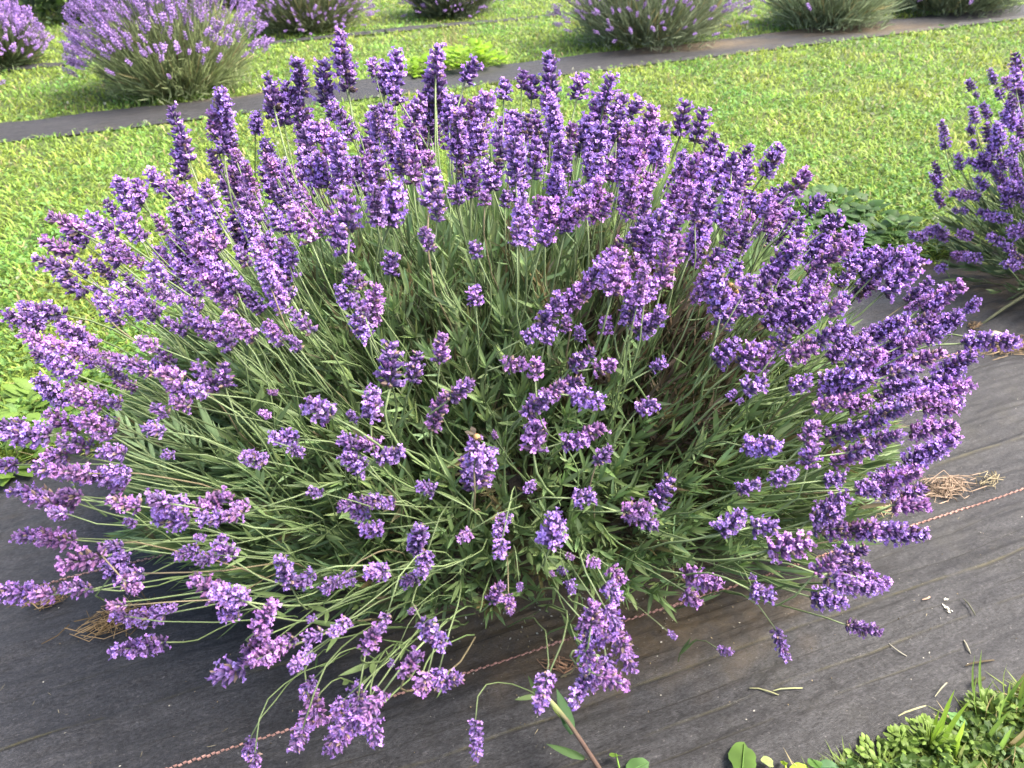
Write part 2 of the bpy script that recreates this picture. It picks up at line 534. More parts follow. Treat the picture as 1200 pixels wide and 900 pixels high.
def corolla_template(seed):
    """two-lipped flower: five crumpled lobes of unequal size round a short pale throat"""
    r = np.random.default_rng(seed)
    V = [(0, 0, -.5)]; C = [(.75, .62, .9)]; T = []
    for k in range(5):
        a = k * 2 * math.pi / 5 + r.normal(0, .2); rr = (1.15 if k in (0, 1) else .8) * r.uniform(.7, 1.15)
        c, s = math.cos(a), math.sin(a); up = r.uniform(-.2, .6); g = r.uniform(.85, 1.18)
        for (x, y, z) in ((.45, .36, .15 + up * .3), (1.0, .26 + r.normal(0, .08), up), (.95, -.26, up + r.normal(0, .15)), (.45, -.36, .15 + up * .3)):
            x *= rr
            V.append((x * c - y * s, x * s + y * c, z)); C.append((.97 * g, .95 * g, .98 * g) if x < .5 else (1.08 * g, 1.08 * g, 1.04 * g))
        b = 1 + 4 * k
        T += [(0, b + 3, b), (b, b + 3, b + 2), (b, b + 2, b + 1)]
    return np.array(V), np.array(T), np.array(C)


CAL = calyx_template()
CORS = [corolla_template(k) for k in range(6)]


def make_spike(aspect, openf, hue, rs):
    r = np.random.default_rng(rs)
    B = Buf()
    n = max(3, int(round(aspect / .27)))
    B.add(*tube([(0, 0, -.02), (0, 0, aspect * .9)], [.05, .03], (.20, .22, .16), 3))
    zs = np.linspace(.10, aspect - .22, n)
    if aspect > 1.9 and r.random() < .6: zs[0] -= .02; zs[1:] = np.linspace(.42, aspect - .22, n - 1)
    lilac = {0: np.array([.49, .29, .72]), 1: np.array([.54, .29, .68]), 2: np.array([.46, .285, .72])}[hue]
    dark = {0: np.array([.165, .10, .24]), 1: np.array([.21, .115, .26]), 2: np.array([.145, .09, .225])}[hue]
    for i, z in enumerate(zs):
        f = i / (n - 1)
        prof = math.sin(math.pi * min(1, .30 + .62 * f)) ** .6 if aspect > 1.3 else math.sin(math.pi * (.22 + .66 * f)) ** .5
        k = int(10 * prof) + 3
        ang = r.uniform(0, 6.28) + np.arange(k) * 6.283 / k + r.normal(0, .18, k)
        out = np.stack([np.cos(ang), np.sin(ang), np.zeros(k)], 1)
        tilt = (0.30 + .60 * f) + r.normal(0, .16, k)           # upward share of the direction
        ax = norm(out * 1.0 + np.array([0, 0, 1.0]) * tilt[:, None])
        pos = out * .03 + np.array([0, 0, z]); pos[:, 2] += r.normal(0, .035, k)
        ln = .35 * (.55 + .55 * prof) * r.uniform(.85, 1.15, k)
        wd = ln * r.uniform(.36, .50, k)
        cc = dark * r.uniform(.6, 1.6, (k, 1)) * r.uniform(.85, 1.15, (k, 3))
        wither = r.random(k) < .10; cc[wither] = np.array([.27, .20, .17]) * r.uniform(.7, 1.2, (wither.sum(), 1))
        B.inst(CAL, frames(pos, ax, np.tile([0.01, 0.02, 1.0], (k, 1)), np.stack([wd, wd, ln], 1)), cc)
        # inner, paler buds that fill the whorl
        m = max(2, k // 2); a2 = r.uniform(0, 6.28, m); o2 = np.stack([np.cos(a2), np.sin(a2), np.zeros(m)], 1)
        B.inst(CAL, frames(o2 * .02 + np.array([0, 0, z + .06]), norm(o2 + np.array([0, 0, 1.6])), np.tile([0.01, 0.02, 1.0], (m, 1)),
                           np.stack([np.full(m, .11), np.full(m, .11), np.full(m, .27 * prof + .03)], 1)), dark * r.uniform(1.0, 2.4, (m, 1)))
        op = r.random(k) < openf * (1.1 - .3 * f)
        q = int(op.sum())
        if q:
            pp = pos[op] + ax[op] * (ln[op] * r.uniform(.92, 1.12, q))[:, None]
            fa = norm(ax[op] + r.normal(0, .5, (q, 3)))
            fr_ = frames(pp, fa, r.normal(size=(q, 3)), r.uniform(.085, .14, q)); tn = lilac * r.uniform(.7, 1.3, (q, 1)) * r.uniform(.92, 1.08, (q, 3))
            which = r.integers(0, 6, q)
            for w_ in range(6):
                B.inst(CORS[w_], fr_[which == w_], tn[which == w_])
    # crown tuft
    k = 5; a2 = np.arange(k) * 1.257; o2 = np.stack([np.cos(a2), np.sin(a2), np.zeros(k)], 1)
    B.inst(CAL, frames(np.tile([0, 0, aspect - .28], (k, 1)), norm(o2 * .6 + np.array([0, 0, 1.0])), np.tile([0.01, 0.02, 1.0], (k, 1)),
                       np.stack([np.full(k, .10), np.full(k, .10), np.full(k, .26)], 1)), dark * r.uniform(.9, 1.8, (k, 1)))
    if openf > .3:
        B.inst(CORS[0], frames(np.array([[0, 0, aspect - .05], [.08, .03, aspect - .12]]), norm(r.normal(0, .4, (2, 3)) + np.array([0, 0, 1.0])), r.normal(size=(2, 3)), np.array([.12, .11])), lilac * np.ones((2, 1)))
    return B.arrays()


ASPECTS = (1.05, 1.4, 1.8, 2.25)
SPIKES = {}
SPIKE_ME = {}
_s = 100
for ai, A in enumerate(ASPECTS):
    for hue in (0, 1, 2):
        for k, of in enumerate((.18, .5, .82)):
            _s += 1
            SPIKES[(ai, hue, k)] = make_spike(A, of, hue, _s)
            SPIKE_ME[(ai, hue, k)] = mesh_data('flower_spike', *SPIKES[(ai, hue, k)], M_PETAL, smooth=False)


def rot_frame(axis):
    """4x4 with Z along axis and a random turn"""
    return frames(np.zeros((1, 3)), np.asarray(axis)[None], rng.normal(size=(1, 3)), np.ones(1))[0]


# leaf template: unit length along Z, folded along its midrib and arched
def leaf_template(segs=3, w=.064, arch=.12, fold=.3, prof=(.45, 1.0, .95, .6, 0)):
    V = []; C = []
    zs = np.linspace(0, 1, 5)
    n = len(zs)
    T = []
    for i, z in enumerate(zs):
        h = w * prof[i]; y = arch * z * z
        if i < n - 1:
            V += [(-h, y + h * fold, z), (0, y, z), (h, y + h * fold, z)]; C += [(1, 1, 1), (1.12, 1.12, 1.1), (1, 1, 1)]
            if i < n - 2:
                b = 3 * i
                T += [(b, b + 1, b + 4), (b, b + 4, b + 3), (b + 1, b + 2, b + 5), (b + 1, b + 5, b + 4)]
            else:
                b = 3 * i
                T += [(b, b + 1, b + 3), (b + 1, b + 2, b + 3)]
        else:
            V += [(0, y, z)]; C += [(1.1, 1.1, 1.05)]
    return np.array(V, float), np.array(T), np.array(C, float)


LEAF = leaf_template()
LEAF_LONG = leaf_template(w=.027, arch=.10)


# ------------------------------------------------------------------ the tips of the flower stalks
def tips_on(points, center, radii, shrink, jitter):
    """where the line of sight meets the dome of the plant, for spikes listed as (x, y, length, angle, width)"""
    out = []
    for (x, y, L, a, W) in points:
        d = ray(x, y)
        s = shrink + rng.normal(0, jitter)
        rr = radii * s
        o = (CAM - center) / rr; dd = d / rr
        A = dd @ dd; Bq = 2 * o @ dd; Cq = o @ o - 1
        disc = Bq * Bq - 4 * A * Cq
        t = (-Bq - math.sqrt(disc)) / (2 * A) if disc > 0 else -Bq / (2 * A)
        p = CAM + d * t
        if p[2] < .045: p = ground(x, y, .045 + .02 * rng.random())
        out.append((p, L, a, W))
    return out


def field_angle(x, y, cx=600, cy=590):
    dx, dy = x - cx, cy - y
    dy2 = dy * (1 + (dy / 300)**2 * .9) if dy > 0 else dy
    return math.degrees(math.atan2(dy2, dx))


def grow(rootname, root, tips, label, cat, group=None, spread=.12, n_parts=300, tone=1.0, stem_mat=M_STEM, wood=0.33, huew=None, thick=1.0):
    e = empty(rootname, root)
    tag(e, label, cat, group)
    root = np.asarray(root, float)
    rec = []
    for (p, L, a, W) in tips:
        z = depth(p); mpp = z / FPX
        if L / W < 1.2: ai = 0
        elif L / W < 1.55: ai = 1
        elif L / W < 1.95: ai = 2
        else: ai = 3
        if ai < 3 and rng.random() < .2: ai += 1
        c = min(.98, (L / W) / ASPECTS[ai])
        img = RI * math.cos(math.radians(a)) + UP * math.sin(math.radians(a))
        vd = norm((CAM - p))
        ax = norm(img * c + vd * math.sqrt(1 - c * c))
        wm = W * mpp * 1.04 * thick
        base = p - ax * ASPECTS[ai] * wm * .5
        rec.append((L * W, p, ax, wm, ai, base))
    rec.sort(key=lambda q: -q[0])
    BS, BK = Buf(), Buf()
    for i, (sz, p, ax, wm, ai, base) in enumerate(rec):
        d = base - root; dist = np.linalg.norm(d)
        dh = np.array([d[0], d[1], 0]); 
        back = p[1] > root[1] + .02 and p[2] > .3
        inner = np.hypot(d[0], d[1]) < .42 and not back
        fr = (.42 if back else (.82 if inner else .76)) * rng.uniform(.8, 1.1)
        p0 = root + dh * fr + np.array([rng.normal(0, spread * .2), rng.normal(0, spread * .2), max(.03, d[2] * fr * .8)])
        dd = np.linalg.norm(base - p0)
        p2 = base - ax * dd * .42
        p2[2] = max(p2[2], .035)
        p1 = p0 + (norm(d) * .7 + np.array([0, 0, .45])) * dd * .32
        pts = bezier(p0, p1, p2, base, 9)
        k = np.linspace(0, 1, 9)[:, None]
        wob = rng.normal(0, .006, (1, 3)) * np.sin(k * math.pi) + rng.normal(0, .004, (1, 3)) * np.sin(k * math.pi * 2) + rng.normal(0, .0009, (9, 3)) * (k < .99)
        pts = pts + wob * (k > 0)
        pts[:, 2] = np.maximum(pts[:, 2], .012)
        g_ = rng.uniform(.75, 1.25)
        c0 = np.array([.14, .21, .08]) * g_; c1 = np.array([.20, .26, .12]) * g_
        if rng.random() < .08: c0 = c1 = np.array([.24, .20, .12])
        cc = c0 + (c1 - c0) * k
        r0 = wm * .046
        tb = tube(pts - root, np.linspace(r0 * 1.1, r0 * .85, 9), cc, 4)
        pk = .12 + .16 * (p[1] < .95)
        hue = int(rng.choice(3, p=((1 - pk) * .5, pk, (1 - pk) * .5))) if huew is None else int(rng.choice(3, p=huew))
        key = (ai, hue, int(rng.choice(3, p=(.22, .38, .40))))
        F = rot_frame(ax)
        # a pair of small leaves low on the stalk
        extra = []
        if rng.random() < .75:
            j = rng.integers(2, 5)
            for sgn in (1, -1):
                t_ = norm(pts[j + 1] - pts[j]); sd_ = norm(np.cross(t_, rng.normal(size=3)))
                extra.append((pts[j] - root, norm(t_ + sgn * sd_ * .45), rng.uniform(.025, .05)))
        if extra:
            bb = Buf(); bb.add(*tb)
            m = frames(np.array([q[0] for q in extra]), np.array([q[1] for q in extra]), rng.normal(size=(len(extra), 3)), np.array([q[2] for q in extra]))
            bb.inst(LEAF, m, np.tile(np.array([.13, .19, .075]) * g_, (len(extra), 1)))
            tb = bb.arrays()
        if i < n_parts:
            st = put('flower_stalk', mesh_data('flower_stalk', *tb, stem_mat), e)
            sp = put('flower_spike', SPIKE_ME[key], st)
            F4 = F.copy(); F4[:3, :3] *= wm; F4[:3, 3] = base - root
            sp.matrix_local = Matrix(F4.tolist())
        else:
            BS.add(*tb)
            V, T, C = SPIKES[key]
            BK.add(V @ (F[:3, :3] * wm).T + (base - root), T, C * rng.uniform(.85, 1.15))
    if BS.n:
        BS.build('flower_stalks', stem_mat, e, kind='stuff')
        BK.build('flower_spikes', M_PETAL, e, kind='stuff', smooth=False)
    return e


def foliage(e, root, shoots, leaf_len, leaves_per, spread_ang, colfn, n_leaf_parts=0, tmpl=LEAF, name='leaves', stem=True):
    """leafy shoots: list of (base, tip) pairs -> leaves set in pairs along each shoot"""
    root = np.asarray(root, float)
    BL = Buf(); BT = Buf()
    pos = []; axs = []; ups = []; ln = []; cs = []
    for (b, t) in shoots:
        d = t - b; L = np.linalg.norm(d); dn = norm(d)
        side = norm(np.cross(dn, rng.normal(size=3))); s2 = np.cross(dn, side)
        m = b + d * .5 + rng.normal(0, L * .05, 3)
        if stem: BT.add(*tube(np.array([b, m, t]) - root, [.0017, .0014, .0008], np.array([.15, .18, .09]), 3))
        n = leaves_per
        f = 1 - (rng.random(n) ** 1.5) * .75; f[0] = 1; f[1] = .98
        base_c = colfn(t)
        for k in range(n):
            q = b + d * f[k]; an = rng.uniform(0, 6.28)
            o_ = side * math.cos(an) + s2 * math.sin(an)
            sp = spread_ang * rng.uniform(.5, 1.4) * (1.25 - .6 * f[k])
            a_ = norm(dn * math.cos(sp) + o_ * math.sin(sp))
            pos.append(q); axs.append(a_); ups.append(np.cross(a_, o_) + rng.normal(0, .3, 3)); ln.append(leaf_len * rng.uniform(.6, 1.3))
            cs.append(base_c * rng.uniform(.75, 1.3) * np.array([rng.uniform(.88, 1.12), 1, rng.uniform(.8, 1.2)]))
    pos = np.array(pos); ln = np.array(ln); cs = np.array(cs)
    pos[:, 2] = np.maximum(pos[:, 2], .012)
    F = frames(pos - root, np.array(axs), np.array(ups), ln)
    if n_leaf_parts:
        # the leaves lying on the outside towards the path are single parts
        c_ = np.array([0, .95, .0]); outer = np.linalg.norm((pos - c_) / np.array([.5, .42, .45]), axis=1)
        score = outer / np.linalg.norm(pos - CAM, axis=1) * ln
        idx = np.argsort(-score)[:n_leaf_parts]
        lm = [mesh_data('leaf', LEAF[0], LEAF[1], LEAF[2] * (np.array(c) * g_), M_LEAF) for c in ((.22, .31, .135), (.18, .255, .11), (.25, .33, .18)) for g_ in (.85, 1.1)]
        for i in idx:
            o = put('leaf', lm[rng.integers(len(lm))], e); o.matrix_local = Matrix(F[i].tolist())
        keep = np.ones(len(F), bool); keep[idx] = False
        F = F[keep]; cs = cs[keep]
    BL.inst(tmpl, F, cs)
    BL.build(name, M_LEAF, e, kind='stuff')
    if stem: BT.build(name + '_stems' if name != 'leaves' else 'shoots', M_STEM, e, kind='stuff')


# ------------------------------------------------------------------ the near lavender
# single spikes: x y length [angle|. [width]]
HAND = """458,310,30,88 408,325,18 403,348,25 437,358,45,80 423,383,30 556,348,24 517,408,34,85 458,428,55,88,38 487,430,38,80 540,457,35,40 513,482,45,70 436,473,36,85
603,427,30,5 628,433,26 622,392,25,30 645,368,45,60 643,395,20 673,348,45,45 702,317,40,60 733,317,40,40 747,357,45,80 762,378,35,40 710,383,24 679,391,16 663,380,18 682,420,34,40 708,430,30,10
771,428,20 757,477,28 630,473,38,40 647,460,36,40 667,450,34,20 687,467,38,-10 627,513,40,85,36 695,505,32,20 672,517,32,10 707,533,26 549,555,44,105,32 567,548,48,70,32 557,531,38,85,30 580,510,10 620,572,16 500,572,22
410,520,30 433,520,28 415,542,30 457,533,36,20 412,593,30 437,588,28 453,590,18 683,583,30 777,577,40,60 747,597,32 413,488,14 423,603,26 437,620,28 490,632,34,80 497,660,26 443,670,30 480,680,24
402,680,24 545,627,18 588,615,24 587,642,24 648,622,42,80,34 582,695,28,60 597,708,20 609,687,10 694,659,17 668,652,10 658,669,12 647,672,8 669,687,16 722,673,26 718,693,30 753,610,40,-20
695,720,32,80 717,723,32 693,740,34 687,763,34,-90 728,750,34,-60 733,767,36,-70 717,797,40,-20 680,807,36,-120 637,807,34,-110 633,822,24 706,735,30 712,780,30,-80 697,790,30,-100 788,744,10 507,743,34,-50 482,777,34,60 450,728,20 437,747,34,60
497,800,30 515,795,28 528,797,30,10 558,867,36,-88,19 420,817,36,100 437,827,36 420,837,36,-90 437,853,36,-80 403,860,36,-110 407,847,34 483,715,10 458,777,10
68,602,24 28,628,26,180 55,628,30,170 67,633,34,180 95,657,40,190,36 133,640,24 137,663,34,60 155,673,30 152,685,30,-40 88,690,30,180 20,695,60,180 50,697,30,180 137,710,24 142,722,24 173,723,38,190 200,713,14 163,758,44,190
202,610,40,170 247,607,30 273,604,26 220,648,24 263,645,32,130 242,655,24 247,690,44,150,36 267,697,36,160 270,720,24 280,700,28 335,670,36,110 358,678,30 387,685,26 310,723,44,60 300,757,44,60 313,767,34 330,757,30 268,788,42,200,38 367,745,26 353,773,26
365,725,12 398,735,24 362,803,22 370,830,34,-60 358,847,30,-110 350,867,30,-110 393,863,36,-110 397,827,20 292,875,24,-100 298,893,24,-95 235,630,12 153,613,14
7,500,34,180 33,510,42,180,34 7,545,28,180 73,495,36,150 113,500,34,150 87,520,34,170 60,458,36,140 100,470,34,150 133,530,30,170 67,533,30,180 60,550,32,170 83,553,34,175 103,558,34,180 137,555,26 137,567,26 32,577,36,175 50,583,34,180 67,590,34,180 83,580,30 145,590,34,170
187,587,32 200,594,32 197,533,16 187,482,22 250,588,42,30,32 283,593,20 297,537,26 333,513,28 347,528,18,-30 375,480,38,150,34 370,577,18 310,485,12 263,440,32,95 200,442,32,150 213,457,30,170 230,457,24 320,460,12 
897,420,40,75 883,452,32,20 937,450,30,10 877,363,18 827,393,10 842,343,50,95,32 948,403,22 857,463,12 867,470,8 893,523,36,0 877,570,26 918,558,26,20 977,562,26 1013,570,24 985,443,38,10 1000,450,36,15 1017,423,36,30 1027,437,34,20
1080,422,44,20 1060,473,44,20 1045,482,40,15 1120,427,42,30 1120,457,42,20 1105,445,40,25 1090,468,40,15 1105,475,40,10 950,507,32,60 950,530,40,80 987,507,40,20 1013,500,44,20 1013,527,40,10 993,537,36 1035,515,34,20 1093,502,46,10 1100,523,44,30 1083,533,44,25 1057,560,36,20 1043,557,34,20 1035,575,30 1067,580,34,30 1067,592,40,0 1017,575,22
977,590,36,30 1140,358,16 1143,400,32,10 1173,400,30,-5 857,613,36,40 895,617,32,5 925,640,46,12,36 823,680,36,-20 810,700,26 892,695,30 882,676,8 850,763,14 915,755,38,-70,20 970,603,34,20 973,620,38,5 1000,620,44,8 1033,622,46,5 1060,626,44,0
970,660,40,40 985,655,40,70 1000,667,42,10 987,683,40,-20 1007,687,32,-10 1027,683,28,-15 970,703,34,-10 1013,737,36,-12,22 1000,650,34,30 
500,280,26 557,293,22 513,240,34,88 528,227,12 540,183,16 553,213,34 568,233,18 485,197,40,88 443,193,36,92 613,260,50,95 643,257,44,80 640,277,24 673,253,40,30 460,240,46,80,38 440,240,40,95 407,247,50,95,36
211,157,60,108 262,133,44,98 260,158,44,95,32 400,62,44,95 408,88,42,92 464,80,36,88 512,72,36,85,26 512,98,44,88,32 551,84,32,65 645,92,50,92,30 613,94,24,80 712,108,34,75 726,122,26,68 743,127,28,60 678,103,30,80 380,98,44,95 352,92,36,98 318,108,40,100 330,128,40,100
150,228,34,142 185,212,30,130 75,262,40,150 68,290,40,155 120,265,36,145 905,188,32,60 938,213,32,52 955,240,28,42 975,262,30,40 1055,302,36,35 1040,310,36,40 1095,350,40,35 1110,345,34,35
30,375,34,165 50,365,36,170 45,400,34,150 60,425,40,145 75,430,34,150 60,310,36,160 820,148,40,75 800,140,36,80 700,130,40,85 760,145,36,78"""
# share of flowers in the thick of the plant, one figure per 60 x 60 px patch of the photograph, rows from y = 60
DENSE = ["00000234434421000000",
         "00004588878775400000",
         "00344677448898830000",
         "04555730002278998300",
         "25666720000266899840",
         "16666500000000589960",
         "03430000000000006660",
         "01100000000000000000"]


def read_hand():
    out = []
    for w in HAND.split():
        q = [float(v) for v in w.split(',')]
        x, y, L = q[:3]
        a = q[3] if len(q) > 3 else field_angle(x, y) + rng.normal(0, 14)
        W = q[4] if len(q) > 4 else (L * .95 if L < 24 else min(L * .86, 28))
        out.append((x, y, L, a, W))
    return out


C_MAIN = np.array([-.065, 1.06, .25]); R_MAIN = np.array([.70, .65, .38])
hand = read_hand()
mid = [q for q in hand if 380 < q[0] < 830 and 300 < q[1] < 720]
rest = [q for q in hand if not (380 < q[0] < 830 and 300 < q[1] < 720)]
field = []
# outline of the flowering plant in the photograph
EDGE = [(400, 42), (500, 52), (560, 66), (645, 72), (740, 104), (820, 140), (910, 178), (980, 250), (1060, 285), (1115, 320), (1140, 365), (1155, 450), (1130, 520), (1100, 640), (0, 720), (-10, 480), (20, 370),
        (30, 300), (60, 245), (125, 205), (190, 130), (250, 105), (300, 92), (350, 75)]


def inside(x, y):
    c = False
    for (x0, y0), (x1, y1) in zip(EDGE, EDGE[1:] + EDGE[:1]):
        if (y0 > y) != (y1 > y) and x < (x1 - x0) * (y - y0) / (y1 - y0) + x0: c = not c
    return c


for j, row in enumerate(DENSE):
    for i, ch in enumerate(row):
        k = int(ch) * (.80 + .14 * (i >= 10))
        k = int(k) + (rng.random() < k - int(k))
        for _ in range(k):
            x = 60 * i + rng.uniform(0, 60); y = 60 + 60 * j + rng.uniform(0, 60)
            if x < 300: x += 14 * (1 - x / 300)
            W = rng.normal(23, 3.5); L = W * rng.choice([1.1, 1.4, 1.7, 2.0], p=[.30, .36, .26, .08])
            if not inside(580 + (x - 580) * 1.055, 480 + (y - 480) * 1.075): continue
            field.append((x, y, L, field_angle(x, y) + rng.normal(0, 9), W))
tips = tips_on(rest, C_MAIN, R_MAIN, .97, .03) + tips_on(mid, C_MAIN, R_MAIN, .88, .03) + tips_on(field, C_MAIN, R_MAIN, .95, .05)
# the far side of the plant, hidden from the path
for _ in range(130):
    a = rng.uniform(.1, math.pi - .1); f = rng.uniform(0, 1)
    d = np.array([math.cos(a) * math.cos(f), math.sin(a) * math.cos(f), math.sin(f)])
    p = C_MAIN + d * R_MAIN * rng.uniform(.8, .93)
    tips.append((p, 46, 90 - 30 * math.cos(a) * -1 if False else math.degrees(math.atan2(1.5, d[0])), 25))
ROOT = np.array([0.0, .97, 0.0])
main = grow('lavender_bush', ROOT, tips, 'large purple flowering lavender bush in the foreground spreading over the black weed fabric', 'lavender')


def green(t):
    k = snoise(t[0], t[1], .35, 81)
    c = np.array([.22, .31, .135]) * (1 + .25 * k)
    # the withered patch on the right of the plant
    q = math.hypot((t[0] - .20) / .12, (t[1] - .84) / .12)
    if q < 1 and rng.random() < .8: c = np.array([.13, .10, .07]) * rng.uniform(.6, 1.2)
    if rng.random() < .07: c = np.array([.17, .15, .08])
    return c


def dome_shoots(n, center, radii, root, zmin, fr, L, keep=lambda p: True):
    out = []
    while len(out) < n:
        d = norm(rng.normal(size=3)); d[2] = abs(d[2])
        if rng.random() < .25 and center[2] > .05: d[2] *= -.25
        s = 1 - .5 * rng.random()**2.0
        t = center + d * radii * s
        if t[2] < zmin or not keep(t): continue
        o = norm(t - root * 1.0)
        b = t - norm(o + np.array([0, 0, .15])) * L * rng.uniform(.7, 1.3)
        b[2] = max(b[2], .015)
        out.append((b, t))
    return out


# short broad-leaved shoots in the middle and along the front
sh = dome_shoots(2400, np.array([-.02, .99, .10]), np.array([.60, .40, .39]), np.array([0, .97, -.05]), .03, 1, .11)
sh = [q for q in sh if not (q[1][2] < .16 and q[1][1] < .76 + .05 * math.sin(q[1][0] * 9))]
foliage(main, ROOT, sh, .040, 15, .75, green, n_leaf_parts=150)
# the outermost sprigs facing the path: short broad leaves turned every way
sh = dome_shoots(1000, np.array([-.02, .98, .12]), np.array([.58, .38, .40]), np.array([0, .97, -.1]), .05, 1, .07,
                 keep=lambda p: p[1] < 1.02 and (p[2] > .16 or p[1] > .76) and np.linalg.norm((p - np.array([-.02, .98, .12])) / np.array([.58, .38, .40])) > .86)
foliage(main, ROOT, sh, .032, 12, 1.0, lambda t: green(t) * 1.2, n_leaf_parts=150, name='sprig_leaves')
# long narrow upright leaves between the flower stalks at the back and the sides
sh = dome_shoots(1500, np.array([.0, 1.06, .0]), np.array([.57, .48, .51]), np.array([0, .97, 0]), .08, 1, .15,
                 keep=lambda p: (p[1] > 1.03 or abs(p[0]) > .32))
foliage(main, ROOT, sh, .068, 12, .24, lambda t: np.array([.23, .34, .14]) * (1 + .2 * snoise(t[0], t[1], .3, 82)), tmpl=LEAF_LONG, name='narrow_leaves')
# woody branches under the leaves
B = Buf()
for _ in range(110):
    a = rng.uniform(0, 6.28); d = np.array([math.cos(a), math.sin(a) * .9, rng.uniform(.25, 1.6)]); d = norm(d)
    L = rng.uniform(.18, .36)
    p0 = np.array([math.cos(a) * .05, math.sin(a) * .05, .0]); p3 = d * L * np.array([1, .85, 1])
    pts = bezier(p0, p0 + norm(d * np.array([1, 1, .3])) * L * .3, p3 * .7 + rng.normal(0, .02, 3), p3, 7); pts[:, 2] = np.maximum(pts[:, 2], .008)
    B.add(*tube(pts, np.linspace(.007, .002, 7) * rng.uniform(.5, 1), np.array([.11, .08, .06]) * rng.uniform(.6, 1.2), 5))
B.build('woody_branches', M_WOOD, main, kind='stuff')
# pale young shoots on the left
for (bx, by, tx, ty) in ((215, 585, 138, 492), (250, 575, 205, 500), (285, 570, 243, 502), (330, 610, 300, 560)):
    b = ground(bx, by, .27); t = ground(tx, ty, .36); d = t - b; Ln = np.linalg.norm(d); dn = norm(d)
    st = link_mesh('leafy_shoot', *[x for x in tube(np.array([b, b + d * .5 + [0, 0, .008], b + d * .93]) - ROOT, [.0022, .0018, .001], np.array([.25, .32, .14]), 5)], M_STEM, main)
    lme = mesh_data('leaf', LEAF[0], LEAF[1], LEAF[2] * np.array([.28, .40, .20]), M_LEAF)
    side = norm(np.cross(dn, [0, 0, 1.0]))
    for k in range(10):
        f = .25 + .75 * (k // 2) / 4.6
        q = b + d * f + np.array([0, 0, .008 * math.sin(math.pi * f)]) - ROOT
        sg = 1 if k % 2 else -1
        a_ = norm(dn * 1.0 + side * sg * (.62 - .4 * f) + np.array([0, 0, rng.normal(.08, .1)]))
        o = put('leaf', lme, st)
        o.matrix_local = Matrix(frames(q[None], a_[None], np.cross(a_, [0, 0, 1.0])[None], np.array([.042 * rng.uniform(.85, 1.1)]))[0].tolist())

# ------------------------------------------------------------------ the lavender cut by the right edge
RH = """1105,150,20,100,15 1107,165,22,95,17 1098,200,26,110,15 1096,212,22,130,14 1137,100,16,110 1144,112,10 1163,90,20,110,12 1180,98,18,105 1171,110,18,120 1191,75,34,95,22 1190,95,28,95,20 1141,135,22,100 1155,130,22,120 1138,153,14 1157,155,26,95,18 1170,158,28,95,20 1141,170,16
1124,190,22,105,15 1145,192,30,160,18 1155,190,28,120,18 1160,180,24,100 1100,233,24,120,15 1120,247,11 1130,247,11 1135,228,34,165,17 1125,228,28,170,17 1168,255,36,175,17 1155,250,24,170 1180,228,30,95,17 1190,200,26,110 1190,225,26,120 1075,277,26,165,15 1090,272,20 1105,278,18 1100,270,22,150 1130,275,20 1165,280,22 1180,290,26,150,18
1125,300,26,175,16 1140,302,22 1103,315,15,-170 1190,300,28,140 1185,310,26 1195,270,24 1165,170,24,110 1195,150,28,100 1185,130,26,105 1178,140,24,110 1195,110,26,95 1190,170,24,110 1175,190,24,120 1185,185,24,110 1150,215,22,130 1170,205,24,120"""
tmp = HAND; HAND = RH; rh = []
for w in RH.split():
    q = [float(v) for v in w.split(',')]; x, y, L = q[:3]
    rh.append((x, y, L, q[3] if len(q) > 3 else field_angle(x, y, 1290, 330), q[4] if len(q) > 4 else min(L * .9, 16)))
for _ in range(80):
    a = rng.uniform(0, math.pi); rr = rng.uniform(.2, 1)**.5 * 190
    x, y = 1310 + rr * math.cos(a) * 1.05, 290 - rr * math.sin(a) * 1.15
    if x > 1165: rh.append((x, y, rng.uniform(20, 34), field_angle(x, y, 1300, 340), rng.uniform(14, 18)))
CR = np.array([1.42, 1.75, .16]); RR_ = np.array([.48, .45, .36])
tr = tips_on(rh, CR, RR_, .97, .05)
rroot = np.array([1.42, 1.66, 0.0])
right = grow('lavender_bush', rroot, tr, 'purple lavender bush at the right edge beside the large bush, on the same weed fabric', 'lavender', spread=.1, n_parts=150, huew=(.3, .05, .65), thick=.88)
sh = dome_shoots(420, np.array([1.42, 1.68, 0]), np.array([.34, .30, .36]), rroot, .04, 1, .12)
foliage(right, rroot, sh, .05, 13, .4, lambda t: np.array([.13, .18, .095]))
B = Buf()
for (x, y) in ((1162, 372), (1150, 380), (1185, 350), (1215, 380), (1240, 390)):
    p = ground(x, y, .015) - rroot
    pts = bezier(np.array([0, 0, .02]), np.array([-.05, -.03, .08]), p * .7 + [0, 0, .05], p, 7)
    B.add(*tube(pts, np.linspace(.007, .003, 7), np.array([.16, .16, .09]), 5))
B.build('woody_branches', M_WOOD, right, kind='stuff')


# ------------------------------------------------------------------ lavender in the rows behind
SMALLSPIKE = None


def small_spike():
    B = Buf(); r = np.random.default_rng(5)
    for i in range(9):
        z = .15 + i * .26; k = 3
        for j in range(k):
            a = r.uniform(0, 6.28); o_ = np.array([[math.cos(a), math.sin(a), 0.6]])
            big = r.random() < .55
            c = np.array([.44, .29, .62]) if big else np.array([.22, .14, .32])
            w = .30 if big else .22
            B.inst(CAL, frames(np.array([[0, 0, z]]), o_, np.array([[0.01, .02, 1.0]]), np.array([[w, w, .5]])), (c * r.uniform(.8, 1.2))[None])
    return B.arrays()


SSP = small_spike()


